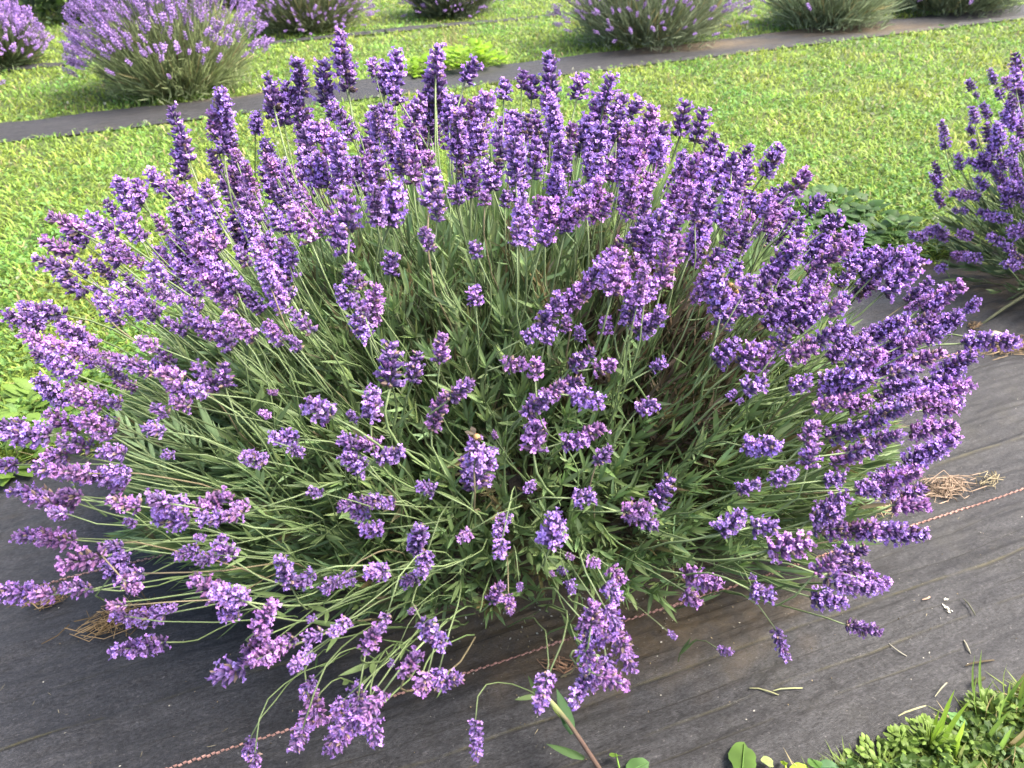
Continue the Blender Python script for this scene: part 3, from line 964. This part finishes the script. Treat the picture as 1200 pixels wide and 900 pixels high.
def far_bush(px, py, back, rad, h, nfl, label, group, lean=0.0, foli=1.0, leafcol=(.13, .17, .085), flowers_from=.0, wid=.024, zlow=.5):
    g0 = ground(px, py); d0 = norm(np.array([g0[0], g0[1], 0.0]))
    root = g0 + ND * back; root[2] = 0
    e = empty('lavender_bush', root); tag(e, label, 'lavender', group)
    # green stalks and leaves fanning from the root
    n = int(4200 * foli)
    a = rng.uniform(0, 6.28, n); s = .85 * rng.random(n)**.5
    tipd = np.stack([np.cos(a) * s * rad, np.sin(a) * s * rad, h * np.sqrt(np.clip(1.08 - s * s, 0, 1)) * rng.uniform(.25, .72, n)], 1)
    tipd[:, 2] = np.maximum(tipd[:, 2], .03)
    st = tipd * np.array([.5, .5, 0]) + np.array([0, 0, .01])
    f = rng.uniform(.0, .75, n)[:, None]
    b = st + (tipd - st) * f
    ax = norm(tipd - st * .8) + rng.normal(0, .22, (n, 3)); ln = rng.uniform(.08, .2, n)
    c = np.array(leafcol) * rng.uniform(.45, 1.5, (n, 1)) * (1 + .2 * snoise(tipd[:, 0] * 1.0, tipd[:, 1], .3, int(px)))[:, None]
    warm = rng.random(n) < .10; c[warm] = np.array([.30, .26, .13])
    B = Buf(); B.inst(leaf_template(w=.018, arch=.08), frames(b, norm(ax), rng.normal(size=(n, 3)), ln), c)
    # small leaves low down
    m = int(2600 * foli); a = rng.uniform(0, 6.28, m); s = .35 + .62 * rng.random(m)**.6; zz = rng.random(m)**1.3 * h * .55
    lp = np.stack([np.cos(a) * s * rad * .80, np.sin(a) * s * rad * .80, zz + .01], 1)
    B.inst(LEAF, frames(lp, norm(lp * np.array([1, 1, .5]) + rng.normal(0, .25, (m, 3)) + np.array([0, 0, .35])), rng.normal(size=(m, 3)), rng.uniform(.03, .06, m)), np.array(leafcol) * rng.uniform(.6, 1.4, (m, 1)))
    B.build('leaves', M_LEAF, e, kind='stuff')
    # flower stalks with spikes
    n = nfl
    a = rng.uniform(0, 6.28, n); s = (flowers_from + (1 - flowers_from) * rng.random(n))**.55
    if lean: a = np.where(rng.random(n) < abs(lean), rng.normal(math.pi if lean < 0 else 0, .9, n), a)
    tp = np.stack([np.cos(a) * s * rad * 1.04, np.sin(a) * s * rad * 1.04, h * (.22 + .85 * np.sqrt(np.clip(1.0 - s * s * .98, 0, 1))) * rng.uniform(zlow, 1.06, n)], 1)
    stt = tp * np.array([.4, .4, .15])
    ax = norm(tp - stt + rng.normal(0, .05, (n, 3)))
    BK = Buf()
    BK.inst(SSP, frames(tp, ax, rng.normal(size=(n, 3)), rng.uniform(.75, 1.2, n) * wid), rng.uniform(.8, 1.25, (n, 1)) * np.array([1, 1, 1]))
    BK.build('flower_spikes', M_PETAL, e, kind='stuff', smooth=False)
    BT = Buf()
    ln = np.linalg.norm(tp - stt, axis=1)
    s_t = leaf_template(w=.006, arch=.0)
    BT.inst(s_t, frames(stt, norm(tp - stt), rng.normal(size=(n, 3)), ln), np.tile(np.array([.16, .20, .11]), (n, 1)) * rng.uniform(.7, 1.3, (n, 1)))
    BT.build('flower_stalks', M_STEM, e, kind='stuff')
    B = Buf()
    for _ in range(14):
        q = rng.uniform(0, 6.28); p3 = np.array([math.cos(q) * rad * .5, math.sin(q) * rad * .5, rng.uniform(.1, .3) * h / .6])
        B.add(*tube(bezier(np.zeros(3), p3 * [.4, .4, .1], p3 * [.8, .8, .5], p3, 5), np.linspace(.012, .004, 5), np.array([.12, .075, .05]), 4))
    B.build('woody_branches', M_WOOD, e, kind='stuff')
    return e


GR = 'lavender bushes in the rows behind'
far_bush(214, 118, .20, .43, .62, 900, 'second row lavender bush with purple spikes left and pale yellow green stalks right', GR, lean=-.35, leafcol=(.28, .33, .16))
far_bush(785, 58, .25, .54, .74, 620, 'wide grey green lavender bush in the second row, its stalks upright with few mauve spikes', GR, leafcol=(.24, .28, .18), flowers_from=.2, zlow=.3, wid=.020)
far_bush(1000, 38, .25, .46, .66, 160, 'grey green lavender bush in the second row with a brown woody gap in its middle', GR, leafcol=(.24, .29, .18), flowers_from=.3)
far_bush(1150, 20, .25, .50, .66, 160, 'dark grey green lavender bush at the top right corner in the second row', GR, leafcol=(.17, .21, .13), flowers_from=.3)
far_bush(-120, 150, .2, .38, .46, 300, 'lavender bush cut by the left edge, its drooping purple spikes over the lawn', GR)
far_bush(-2, 88, .25, .24, .34, 420, 'small rounded purple lavender bush at the left edge in front of the dark hedge', GR, leafcol=(.13, .17, .085))
far_bush(370, 40, .2, .44, .60, 620, 'dusky mauve lavender bush in the third row, just right of the yellow green one', GR, leafcol=(.16, .185, .10), zlow=.15, wid=.02)
far_bush(540, 22, .2, .36, .55, 480, 'low dark lavender bush in the third row at the top centre of the picture', GR, leafcol=(.15, .18, .11), zlow=.15, wid=.02)
far_bush(290, 12, .3, .40, .55, 120, 'olive green lavender bush furthest back, between the yellow green bush and the dusky one', GR, leafcol=(.11, .14, .06))


# ------------------------------------------------------------------ dark hedge far left
def hedge(x0, x1, y, dep, h, label, seed):
    """a mass of leaf sprays over a lumpy body, with trunks"""
    r = np.random.default_rng(abs(int(seed)))
    cx = (x0 + x1) / 2; e = empty('hedge_shrub', (cx, y, 0)); tag(e, label, 'shrub', 'dark hedge shrubs behind the field')
    n = 9000
    d = norm(r.normal(size=(n, 3))); d[:, 2] = np.abs(d[:, 2]); s = 1 - .35 * r.random(n)**1.5
    lump = 1 + .16 * snoise(d[:, 0] * 1.0 + cx, d[:, 1] * 1.3 + d[:, 2], .45, seed)
    P = d * np.array([(x1 - x0) / 2, dep, h]) * (s * lump)[:, None]
    c = np.array([.045, .075, .03]) * r.uniform(.5, 1.6, (n, 1))
    c[r.random(n) < .2] *= np.array([1.5, 1.6, 1.0])
    B = Buf(); V, T, C = leaflets(P, np.zeros(n) + .02, r.uniform(.03, .055, n), c, .9)
    B.add(V, T, C); B.build('foliage', M_HEDGE, e, kind='stuff', smooth=False)
    Bt = Buf()
    for k in range(5):
        xx = r.uniform(-.5, .5) * (x1 - x0) * .6
        Bt.add(*tube(np.array([(xx, 0, 0), (xx + .05, 0, h * .4), (xx * 1.3, 0, h * .8)]), [.05, .04, .02], np.array([.06, .045, .035]), 6))
    Bt.build('trunks', M_WOOD, e, kind='stuff')


hedge(-6.2, -4.3, 6.9, .7, 1.9, 'dark green hedge shrub at the far left corner of the field', 1)
hedge(-4.8, -2.6, 7.1, .7, 1.7, 'dark hedge shrub between the left lavender and the yellow green lavender', 2)
hedge(-3.1, -1.4, 7.7, .7, 1.6, 'dark hedge shrub showing just above the yellow green lavender bush', 3)


# ------------------------------------------------------------------ weeds, tufts, leaves
def leafy_weed(name, p, n, rad, h, size, c, label, cat, group=None, broad=.3):
    e = empty(name, p); tag(e, label, cat, group)
    L = leaf_template(w=broad, arch=.25, fold=.25)
    me = [mesh_data('leaf', L[0], L[1], L[2] * (np.array(c) * k), M_GRASS) for k in (.8, 1.0, 1.2)]
    Bs = Buf()
    for i in range(n):
        a = rng.uniform(0, 6.28); s = rng.random()**.5
        q = np.array([math.cos(a) * s * rad, math.sin(a) * s * rad, h * (1.05 - s * .7) * rng.uniform(.6, 1.05)])
        ax = norm(np.array([math.cos(a), math.sin(a), rng.uniform(.1, .9)]))
        o = put('leaf', me[i % 3], e); o.matrix_local = Matrix(frames(q[None], ax[None], np.cross(ax, [0, 0, 1.0])[None] + rng.normal(0, .15, (1, 3)), np.array([size * rng.uniform(.7, 1.25)]))[0].tolist())
        Bs.add(*tube(np.array([(q[0] * .2, q[1] * .2, 0), (q[0] * .6, q[1] * .6, q[2] * .6), q]), [.0018, .0014, .001], np.array(c) * .9, 3))
    Bs.build('stalks', M_STEM, e, kind='stuff')
    return e


def grass_tuft(p, n, L, w, spread, c, label, dry=.1, group=None):
    e = empty('grass_tuft', p); tag(e, label, 'grass tuft', group)
    T = leaf_template(w=.5, arch=.28, fold=.35, prof=(.8, 1.0, 1.0, .75, 0))
    for i in range(n):
        a = rng.uniform(0, 6.28); rr = rng.random()**.5 * spread
        ax = norm(np.array([math.cos(a) * .45, math.sin(a) * .45, 1.0]) + rng.normal(0, .15, 3))
        cc = np.array(c) * rng.uniform(.7, 1.25) if rng.random() > dry else np.array([.42, .34, .18])
        ll = L * rng.uniform(.55, 1.2)
        T = leaf_template(w=w / ll * .5, arch=.28, fold=.35, prof=(.8, 1.0, 1.0, .75, 0)); V = T[0]
        o = put('grass_blade', mesh_data('grass_blade', V, T[1], T[2] * cc, M_GRASS), e)
        o.matrix_local = Matrix(frames(np.array([[math.cos(a) * rr, math.sin(a) * rr, 0]]), ax[None], np.array([[-math.sin(a), math.cos(a), 0]]), np.array([ll]))[0].tolist())
    return e


leafy_weed('leafy_weed', ground(552, 80), 120, .17, .15, .05, (.24, .40, .03), 'bright lime green leafy weed on the second fabric strip behind the large bush', 'weed', broad=.4)
leafy_weed('leafy_weed', ground(490, 88), 60, .10, .09, .045, (.21, .36, .03), 'smaller lime green leafy weed left of the bright one, half hidden by lavender spikes', 'weed', broad=.4)
grass_tuft(ground(532, 62), 34, .14, .003, .05, (.40, .33, .2), 'dry straw coloured grass tuft behind the lime green weed', dry=.8)
# low weeds with pointed leaves where the lawn meets the fabric on the left
for k, (x, y, lab) in enumerate(((10, 545, 'broad leaved green weed at the left edge under the lavender spikes, on the fabric border'),
                            (35, 500, 'broad leaved green weed behind the leftmost lavender spikes'),
                            (70, 470, 'green weed at the lawn border left of the large bush, furthest from the path'))):
    leafy_weed('leafy_weed', ground(x, y), 26, .07, .05, .05, (.16, .26, .05), lab, 'weed', 'broad leaved weeds at the lawn border', .24)
for k, (x, y, lab) in enumerate(((1010, 275, 'dark clover plant at the lawn border just above the right side of the large bush'),
                            (1045, 285, 'dark clover plant at the lawn border left of the right lavender bush'),
                            (975, 250, 'dark clover plant at the lawn border behind the uppermost right spikes of the large bush'))):
    leafy_weed('clover_plant', ground(x, y), 60, .13, .07, .034, (.055, .115, .03), lab, 'clover', 'clover plants at the lawn border', .45)

# near corner at the bottom right
lime = (.18, .275, .05)
for (x, y, n, r_, h_, c, lab) in ((1030, 905, 40, .035, .035, lime, 'lime green small leaved weed at the bottom edge, left end of the corner clump'),
                               (1050, 882, 22, .018, .045, lime, 'lime green sprig with small leaves standing out on the left of the corner clump'),
                               (1085, 880, 46, .030, .055, lime, 'tallest lime green small leaved weed, left of the broad grass blade in the corner'),
                               (1130, 885, 40, .035, .04, (.15, .23, .05), 'olive green small leaved weed in the middle of the corner clump'),
                               (1165, 885, 46, .045, .04, (.12, .19, .07), 'grey green small leaved weed in the corner clump, in front of the tall grass'),
                               (1160, 845, 36, .03, .045, (.18, .27, .06), 'small leaved weed under the tall grass blades at the right edge')):
    leafy_weed('leafy_weed', ground(x, y), int(n * 2.4), r_, h_, .0078, c, lab, 'weed', 'small leaved weeds in the near corner', .34)
grass_tuft(ground(1180, 862), 26, .095, .0052, .035, (.17, .28, .06), 'tuft of broad green grass blades at the right edge in the near corner', .15)
grass_tuft(ground(1100, 900), 8, .085, .0062, .014, (.30, .45, .06), 'few broad upright green grass blades among the lime green weeds in the corner', 0)
grass_tuft(ground(1145, 895), 14, .045, .0045, .03, (.28, .32, .12), 'short cut grass tuft with pale tips in the near corner', .45)
grass_tuft(ground(1195, 830), 16, .06, .0045, .025, (.26, .38, .08), 'grass tuft with reddish dry blades at the right edge, furthest up the fabric', .3)


def broad_leaf(x, y, size, rot, c, label, w=.45, lift=.02, tilt=.25):
    """one leaf of a low weed on a short stalk"""
    lift += .016; p = ground(x, y, lift); e = empty('broad_leaf_plant', (p[0], p[1], 0)); tag(e, label, 'leaf')
    n = 20; V = [(0, 0, 0)]; C = [np.array(c) * .8]; T = []
    for k in range(n):
        a = 2 * math.pi * k / n; rr = 1 + .06 * math.sin(5 * a) + rng.uniform(-.07, .05) + (.16 if k == 0 else 0)
        V.append((rr * math.cos(a), rr * w * 2 * .5 * math.sin(a) * 1.6, .12 * math.sin(2 * a) - .10)); C.append(np.array(c) * (1.1 + .15 * math.sin(3 * a)))
        T.append((0, 1 + k, 1 + (k + 1) % n))
    V = np.array(V) * size * .5
    # raised midrib
    V2, T2, C2 = tube(np.array([(-1, 0, -.04), (0, 0, .06), (.9, 0, -.03)]) * size * .5, size * .018, np.array(c) * 1.5, 4)
    b = Buf(); b.add(V, T, C); b.add(V2, T2, C2)
    o = b.build('leaf_blade', M_GRASS, e)
    o.matrix_local = Matrix.Translation((0, 0, lift)) @ Matrix.Rotation(R(rot), 4, 'Z') @ Matrix.Rotation(tilt, 4, 'Y')
    s = Buf(); s.add(*tube(np.array([(.01, -.015, 0), (.003, -.008, lift * .6), (0, 0, lift)]), [.0014, .0012, .001], np.array(c), 4)); s.build('leaf_stalk', M_STEM, e)


broad_leaf(871, 886, .040, 70, (.10, .18, .04), 'large round green leaf lying on the fabric at the bottom edge', .5, .015, .2)
broad_leaf(748, 899, .032, 30, (.08, .16, .05), 'dark green leaf at the bottom edge beside the curled one', .5, .012)
broad_leaf(722, 884, .020, 80, (.20, .34, .06), 'small curled green leaf right of the woody weed stalk', .5, .02, .9)
broad_leaf(900, 892, .018, 20, (.30, .36, .14), 'pale grey green leaf right of the large round leaf', .5, .012, .5)
broad_leaf(919, 893, .022, 85, (.36, .50, .05), 'narrow bright yellow green leaf standing at the bottom edge', .2, .012, .9)
broad_leaf(938, 902, .024, 10, (.32, .45, .05), 'yellow green leaf at the bottom edge between the narrow leaf and the pair', .5, .012)
broad_leaf(955, 893, .022, 100, (.14, .27, .07), 'upright green leaf at the bottom edge, left one of a pair', .4, .014, .6)
broad_leaf(972, 899, .024, 0, (.09, .20, .08), 'dark bluish green leaf at the bottom edge, right one of a pair', .5, .012)
broad_leaf(1122, 842, .022, -30, (.12, .25, .07), 'green clover leaf lying on the fabric left of the tall corner grass', .5, .010)

# woody weed stalk from below the frame, its cut end among the lowest spikes
p_ = ground(705, 905, .03); e = empty('weed_stalk', (p_[0], p_[1], 0)); tag(e, 'cut purple brown weed stalk with two leaves leaning in from the bottom edge', 'weed')
off = np.array([p_[0], p_[1], 0])
q = [ground(735, 950, .02), ground(703, 902, .05), ground(682, 870, .07), ground(665, 845, .085), ground(650, 828, .095), ground(637, 812, .10)]
cols = np.array([(.10, .065, .05), (.12, .08, .06), (.13, .085, .07), (.17, .13, .09), (.30, .34, .14), (.50, .44, .28)])
Bq = Buf(); Bq.add(*tube(np.array(q) - off, [.0031, .0029, .0028, .0025, .0033, .0018], cols, 7)); Bq.build('stem', M_WOOD, e)
for (bx, by, tx, ty, w, c) in ((672, 860, 655, 806, .16, (.05, .11, .04)), (685, 888, 641, 867, .15, (.09, .16, .06)), (664, 846, 650, 826, .25, (.32, .40, .12))):
    b = ground(bx, by, .07 if ty < 840 else .055); t = ground(tx, ty, .10 if ty < 840 else .06); ll = np.linalg.norm(t - b)
    L_ = leaf_template(w=w, arch=.12, fold=.3)
    o = link_mesh('leaf', L_[0], L_[1], L_[2] * np.array(c), M_LEAF, e)
    o.matrix_local = Matrix(frames((b - off)[None], norm(t - b)[None], np.cross(t - b, UP + [0, 0, .5])[None], np.array([ll]))[0].tolist())


# ------------------------------------------------------------------ bees
def bee(p, heading, size, label):
    e = empty('honey_bee', p); tag(e, label, 'bee')
    e.rotation_euler = (R(18), R(-10), heading); e.scale = (size,) * 3

    def ellip(c, r, colf, seg=10, rings=7):
        V = []; C = []; T = []
        for i in range(rings + 1):
            t = math.pi * i / rings
            for j in range(seg):
                a = 2 * math.pi * j / seg
                V.append((c[0] - r[0] * math.cos(t), c[1] + r[1] * math.sin(t) * math.cos(a), c[2] + r[2] * math.sin(t) * math.sin(a))); C.append(colf(i))
        for i in range(rings):
            for j in range(seg):
                a, b, d, f = i * seg + j, i * seg + (j + 1) % seg, (i + 1) * seg + (j + 1) % seg, (i + 1) * seg + j
                T += [(a, b, d), (a, d, f)]
        return np.array(V), np.array(T), np.array(C)
    am, dk = (.50, .28, .10), (.07, .045, .03)
    for nm, c, r, cf in (('abdomen', (-.42, 0, -.02), (.42, .20, .19), lambda i: am if i % 2 else dk), ('thorax', (.12, 0, .04), (.22, .20, .19), lambda i: (.48, .27, .12)), ('head', (.42, 0, 0), (.12, .15, .13), lambda i: dk)):
        b = Buf(); b.add(*ellip(c, r, cf, 12, 9 if nm == 'abdomen' else 6)); b.build(nm, M_SOLID, e)
    for s in (1, -1):
        for (L, w, sw) in ((.8, .16, .45), (.5, .12, .3)):
            V = np.array([(0.1, 0, .2), (-L * .4, s * w * 2 * sw + s * w, .27), (-L, s * (w * 2 * sw + w * .6), .26), (-L * .8, s * w * .7 * sw, .23)])
            V2 = np.concatenate([V, V - [0, 0, .012]])
            o = link_mesh('wing', V2, np.array([(0, 1, 2), (0, 2, 3), (4, 6, 5), (4, 7, 6)]), np.tile((.32, .27, .2), (8, 1)), M_WING, e, False)
        for k in range(3):
            b = Buf(); x = .22 - .14 * k
            b.add(*tube(np.array([(x, s * .12, -.05), (x, s * .32, -.1), (x - .05, s * .42, -.34)]), [.03, .022, .012], np.array(dk), 4)); b.build('leg', M_SOLID, e)
    b = Buf()
    for s in (1, -1): b.add(*tube(np.array([(.5, s * .05, .05), (.62, s * .1, .14), (.74, s * .14, .10)]), .012, np.array(dk), 3))
    b.build('antennae', M_SOLID, e)


def on_dome(x, y, s):
    return tips_on([(x, y, 1, 1, 1)], C_MAIN, R_MAIN, s, 0)[0][0]


bee(on_dome(558, 512, 1.03), R(-60), .015, 'golden brown honey bee on top of the plump flower spike in the bush centre')
bee(on_dome(858, 336, 1.06), R(110), .013, 'small brown bee on a dark spike on the right shoulder of the bush')


# ------------------------------------------------------------------ straw, twigs, stone, litter on the fabric
def fz_at(p):
    u = float(p @ ND); v = float(p @ RD)
    return float(fabric_z(u, v, 1)) + .004 if .335 < u < 1.36 else .006


def straw(x, y, lx, n, ang, label, c=(.36, .25, .13), h=.012):
    p = ground(x, y, .012); z0 = fz_at(p); e = Buf(); mpp = depth(p) / FPX
    lx = lx * mpp
    for _ in range(int(n * 1.8)):
        a = R(ang) + rng.normal(0, .6); L = lx * rng.uniform(.12, .75)
        q = rng.normal(0, .24, 2) * lx; q[1] *= .35
        ca, sa = math.cos(R(ang)), math.sin(R(ang)); o_ = np.array([q[0] * ca - q[1] * sa, q[0] * sa + q[1] * ca, rng.uniform(.002, h)])
        d = np.array([math.cos(a), math.sin(a), rng.normal(0, .06)]) * L * .5; s_ = np.array([-math.sin(a), math.cos(a), 0]) * rng.normal(0, .28) * L
        e.add(*tube(np.array([o_ - d, o_ + s_, o_ + d]), rng.uniform(.0004, .0010), np.array(c) * rng.uniform(.3, 1.1), 3))
    V, T, C = e.arrays(); V[:, 2] = np.maximum(V[:, 2], .001)
    o = link_mesh('straw_clump', V, T, C, M_DRY); o.location = (p[0], p[1], z0)
    tag(o, label, 'dry grass', 'clumps of dry grass on the fabric')


straw(62, 712, 46, 26, 20, 'small clump of dry grass on the fabric beside the leftmost low spike')
straw(140, 732, 80, 40, 20, 'tangle of dry grass on the fabric left of the bush, under its low spikes')
straw(128, 742, 34, 16, 40, 'loose wisp of dry stalks in front of the tangle left of the bush')
straw(1112, 575, 56, 70, 18, 'thick wad of pale dry grass right of the bush above the pink thread', (.38, .28, .20), .016)
straw(1160, 567, 40, 14, 32, 'thin pale strip of dry grass reaching right from the thick wad', (.38, .32, .20))
straw(1035, 603, 34, 16, 10, 'scrap of dry grass half under the right hand spikes above the pink thread', (.38, .28, .18))
straw(1185, 410, 60, 70, 8, 'wad of brown dry grass at the right edge next to the pale stone', (.34, .25, .15), .014)
straw(1140, 385, 26, 14, 60, 'scrap of dry leaves at the foot of the right bush stem', (.34, .23, .13))
straw(655, 782, 40, 14, -20, 'few pinkish dry stalks on the fabric beside the thread under the front of the bush', (.36, .22, .14), .006)

b = Buf()
V = norm(rng.normal(size=(60, 3)));
import bmesh
bm = bmesh.new(); bmesh.ops.create_icosphere(bm, subdivisions=2, radius=1)
for v in bm.verts:
    k = 1 + .10 * float(snoise(v.co.x, v.co.y + v.co.z, 1.2, 91)); v.co = Vector((v.co.x * .017 * k, v.co.y * .012 * k, v.co.z * .010 * k))
me = bpy.data.meshes.new('pebble'); bm.to_mesh(me); bm.free()
for p in me.polygons: p.use_smooth = True
a = me.color_attributes.new('Col', 'FLOAT_COLOR', 'POINT')
for d in a.data: d.color = (.55, .47, .33, 1)
me.materials.append(M_SOLID)
pp = ground(1165, 395, .012); tag(put('pebble', me, None, (pp[0], pp[1], .016)), 'pale cream stone on the fabric at the foot of the right lavender bush', 'stone')

for (x0, y0, x1, y1, r_, c, lab) in ((878, 808, 912, 816, .0011, (.30, .30, .16), 'thin bent green stalk lying on the fabric in the lower right, left of its twin'),
                                 (906, 811, 940, 808, .0010, (.34, .36, .18), 'straight pale green stalk lying on the fabric in the lower right'),
                                 (1041, 756, 1062, 771, .0008, (.40, .38, .30), 'pale thin straw on the fabric below the lowest right spike'),
                                 (1130, 783, 1164, 776, .0014, (.10, .08, .05), 'dark broken twig on the fabric above the tall corner grass'),
                                 (1129, 751, 1137, 767, .0012, (.34, .32, .24), 'short grey straw on the fabric at the right, upright in view'),
                                 (1094, 820, 1108, 804, .0009, (.40, .38, .26), 'short pale straw on the fabric left of the corner grass'),
                                 (1050, 846, 1082, 834, .0011, (.34, .32, .18), 'greenish stalk piece on the fabric just above the lime green weeds'),
                                 (1126, 708, 1140, 728, .0010, (.13, .13, .09), 'dark grass stalk standing on the fabric near the white petals'),
                                 (1078, 710, 1086, 706, .0014, (.42, .28, .20), 'tan chip on the fabric left of the white petals'),
                                 (1138, 806, 1152, 798, .0030, (.07, .07, .04), 'dark curled dead leaf on the fabric beside the corner grass')):
    A = ground(x0, y0, .012); Bp = ground(x1, y1, .012); c_ = (A + Bp) / 2; z0 = fz_at(c_)
    A = A - c_; Bp = Bp - c_; A[2] = Bp[2] = .001
    m_ = np.array([rng.normal(0, .002), rng.normal(0, .002), .003])
    V, T, C = tube(np.array([A, A * .4 + m_ * .8, Bp * .5 + m_ * .5, Bp]), [r_ * .6, r_, r_, r_ * .6], np.array(c), 5)
    o = link_mesh('twig', V, T, C, M_DRY); o.location = (c_[0], c_[1], z0 + .001)
    tag(o, lab, 'twig', 'twigs and straws on the fabric')
# crumbs and fallen petals too small and many to count
B = Buf(); n = 900
P = uv2p(0, 0) + ND * rng.uniform(.39, 1.0, n)[:, None] + RD * rng.uniform(-.9, 1.6, n)[:, None]
P2 = np.stack([rng.normal(.06, .13, 500), rng.normal(.75, .05, 500), np.zeros(500)], 1)
P = np.concatenate([P, P2]); n = len(P)
P[:, 2] = fabric_z(P @ ND, P @ RD, 1) + .006
ci = rng.random(n); pal = np.where((ci < .4)[:, None], [.52, .50, .42], np.where((ci < .75)[:, None], [.30, .24, .14], [.10, .08, .05]))
B.add(*leaflets(P, np.zeros(n), rng.uniform(.0006, .0019, n) * np.where(np.arange(n) >= 900, 1.5, 1.0), pal * rng.uniform(.4, 1.1, (n, 1)), .5))
m = 150; P = ND * rng.uniform(.39, 1.1, m)[:, None] + RD * rng.uniform(-.9, 1.6, m)[:, None]
P[:, 2] = fabric_z(P @ ND, P @ RD, 1) + .007
a = rng.uniform(0, 6.28, m); ax = np.stack([np.cos(a), np.sin(a), rng.normal(0, .05, m)], 1)
B.inst(leaf_template(w=.05, arch=.2), frames(P, ax, np.stack([-np.sin(a), np.cos(a), np.zeros(m)], 1), rng.uniform(.004, .013, m)), np.array([.24, .21, .14]) * rng.uniform(.3, 1.3, (m, 1)))
tag(B.build('litter', M_DRY, kind='stuff', smooth=False), 'pale crumbs, chaff and fallen petals strewn over the black fabric', 'litter')
for (x, y, s) in ((1107, 708, 1), (1108, 716, 1.2), (1111, 722, .8)):
    p = ground(x, y, .014); z = fz_at(p)
    V, T, C = leaflets(np.zeros((3, 3)) + rng.normal(0, .0015, (3, 3)) * [1, 1, .2], np.zeros(3) + .001, np.full(3, .0035 * s), np.tile((.72, .70, .60), (3, 1)), .4)
    V[:, 2] = np.maximum(V[:, 2], .0002)
    o = link_mesh('fallen_petal', V, T, C, M_DRY, None, False); o.location = (p[0], p[1], z + .001)
    tag(o, {708: 'fallen white petal on the fabric, upper one of three in the lower right', 716: 'fallen white petal on the fabric, middle and largest of three', 722: 'fallen white petal on the fabric, lowest of three'}[y], 'petal', 'three fallen white petals')
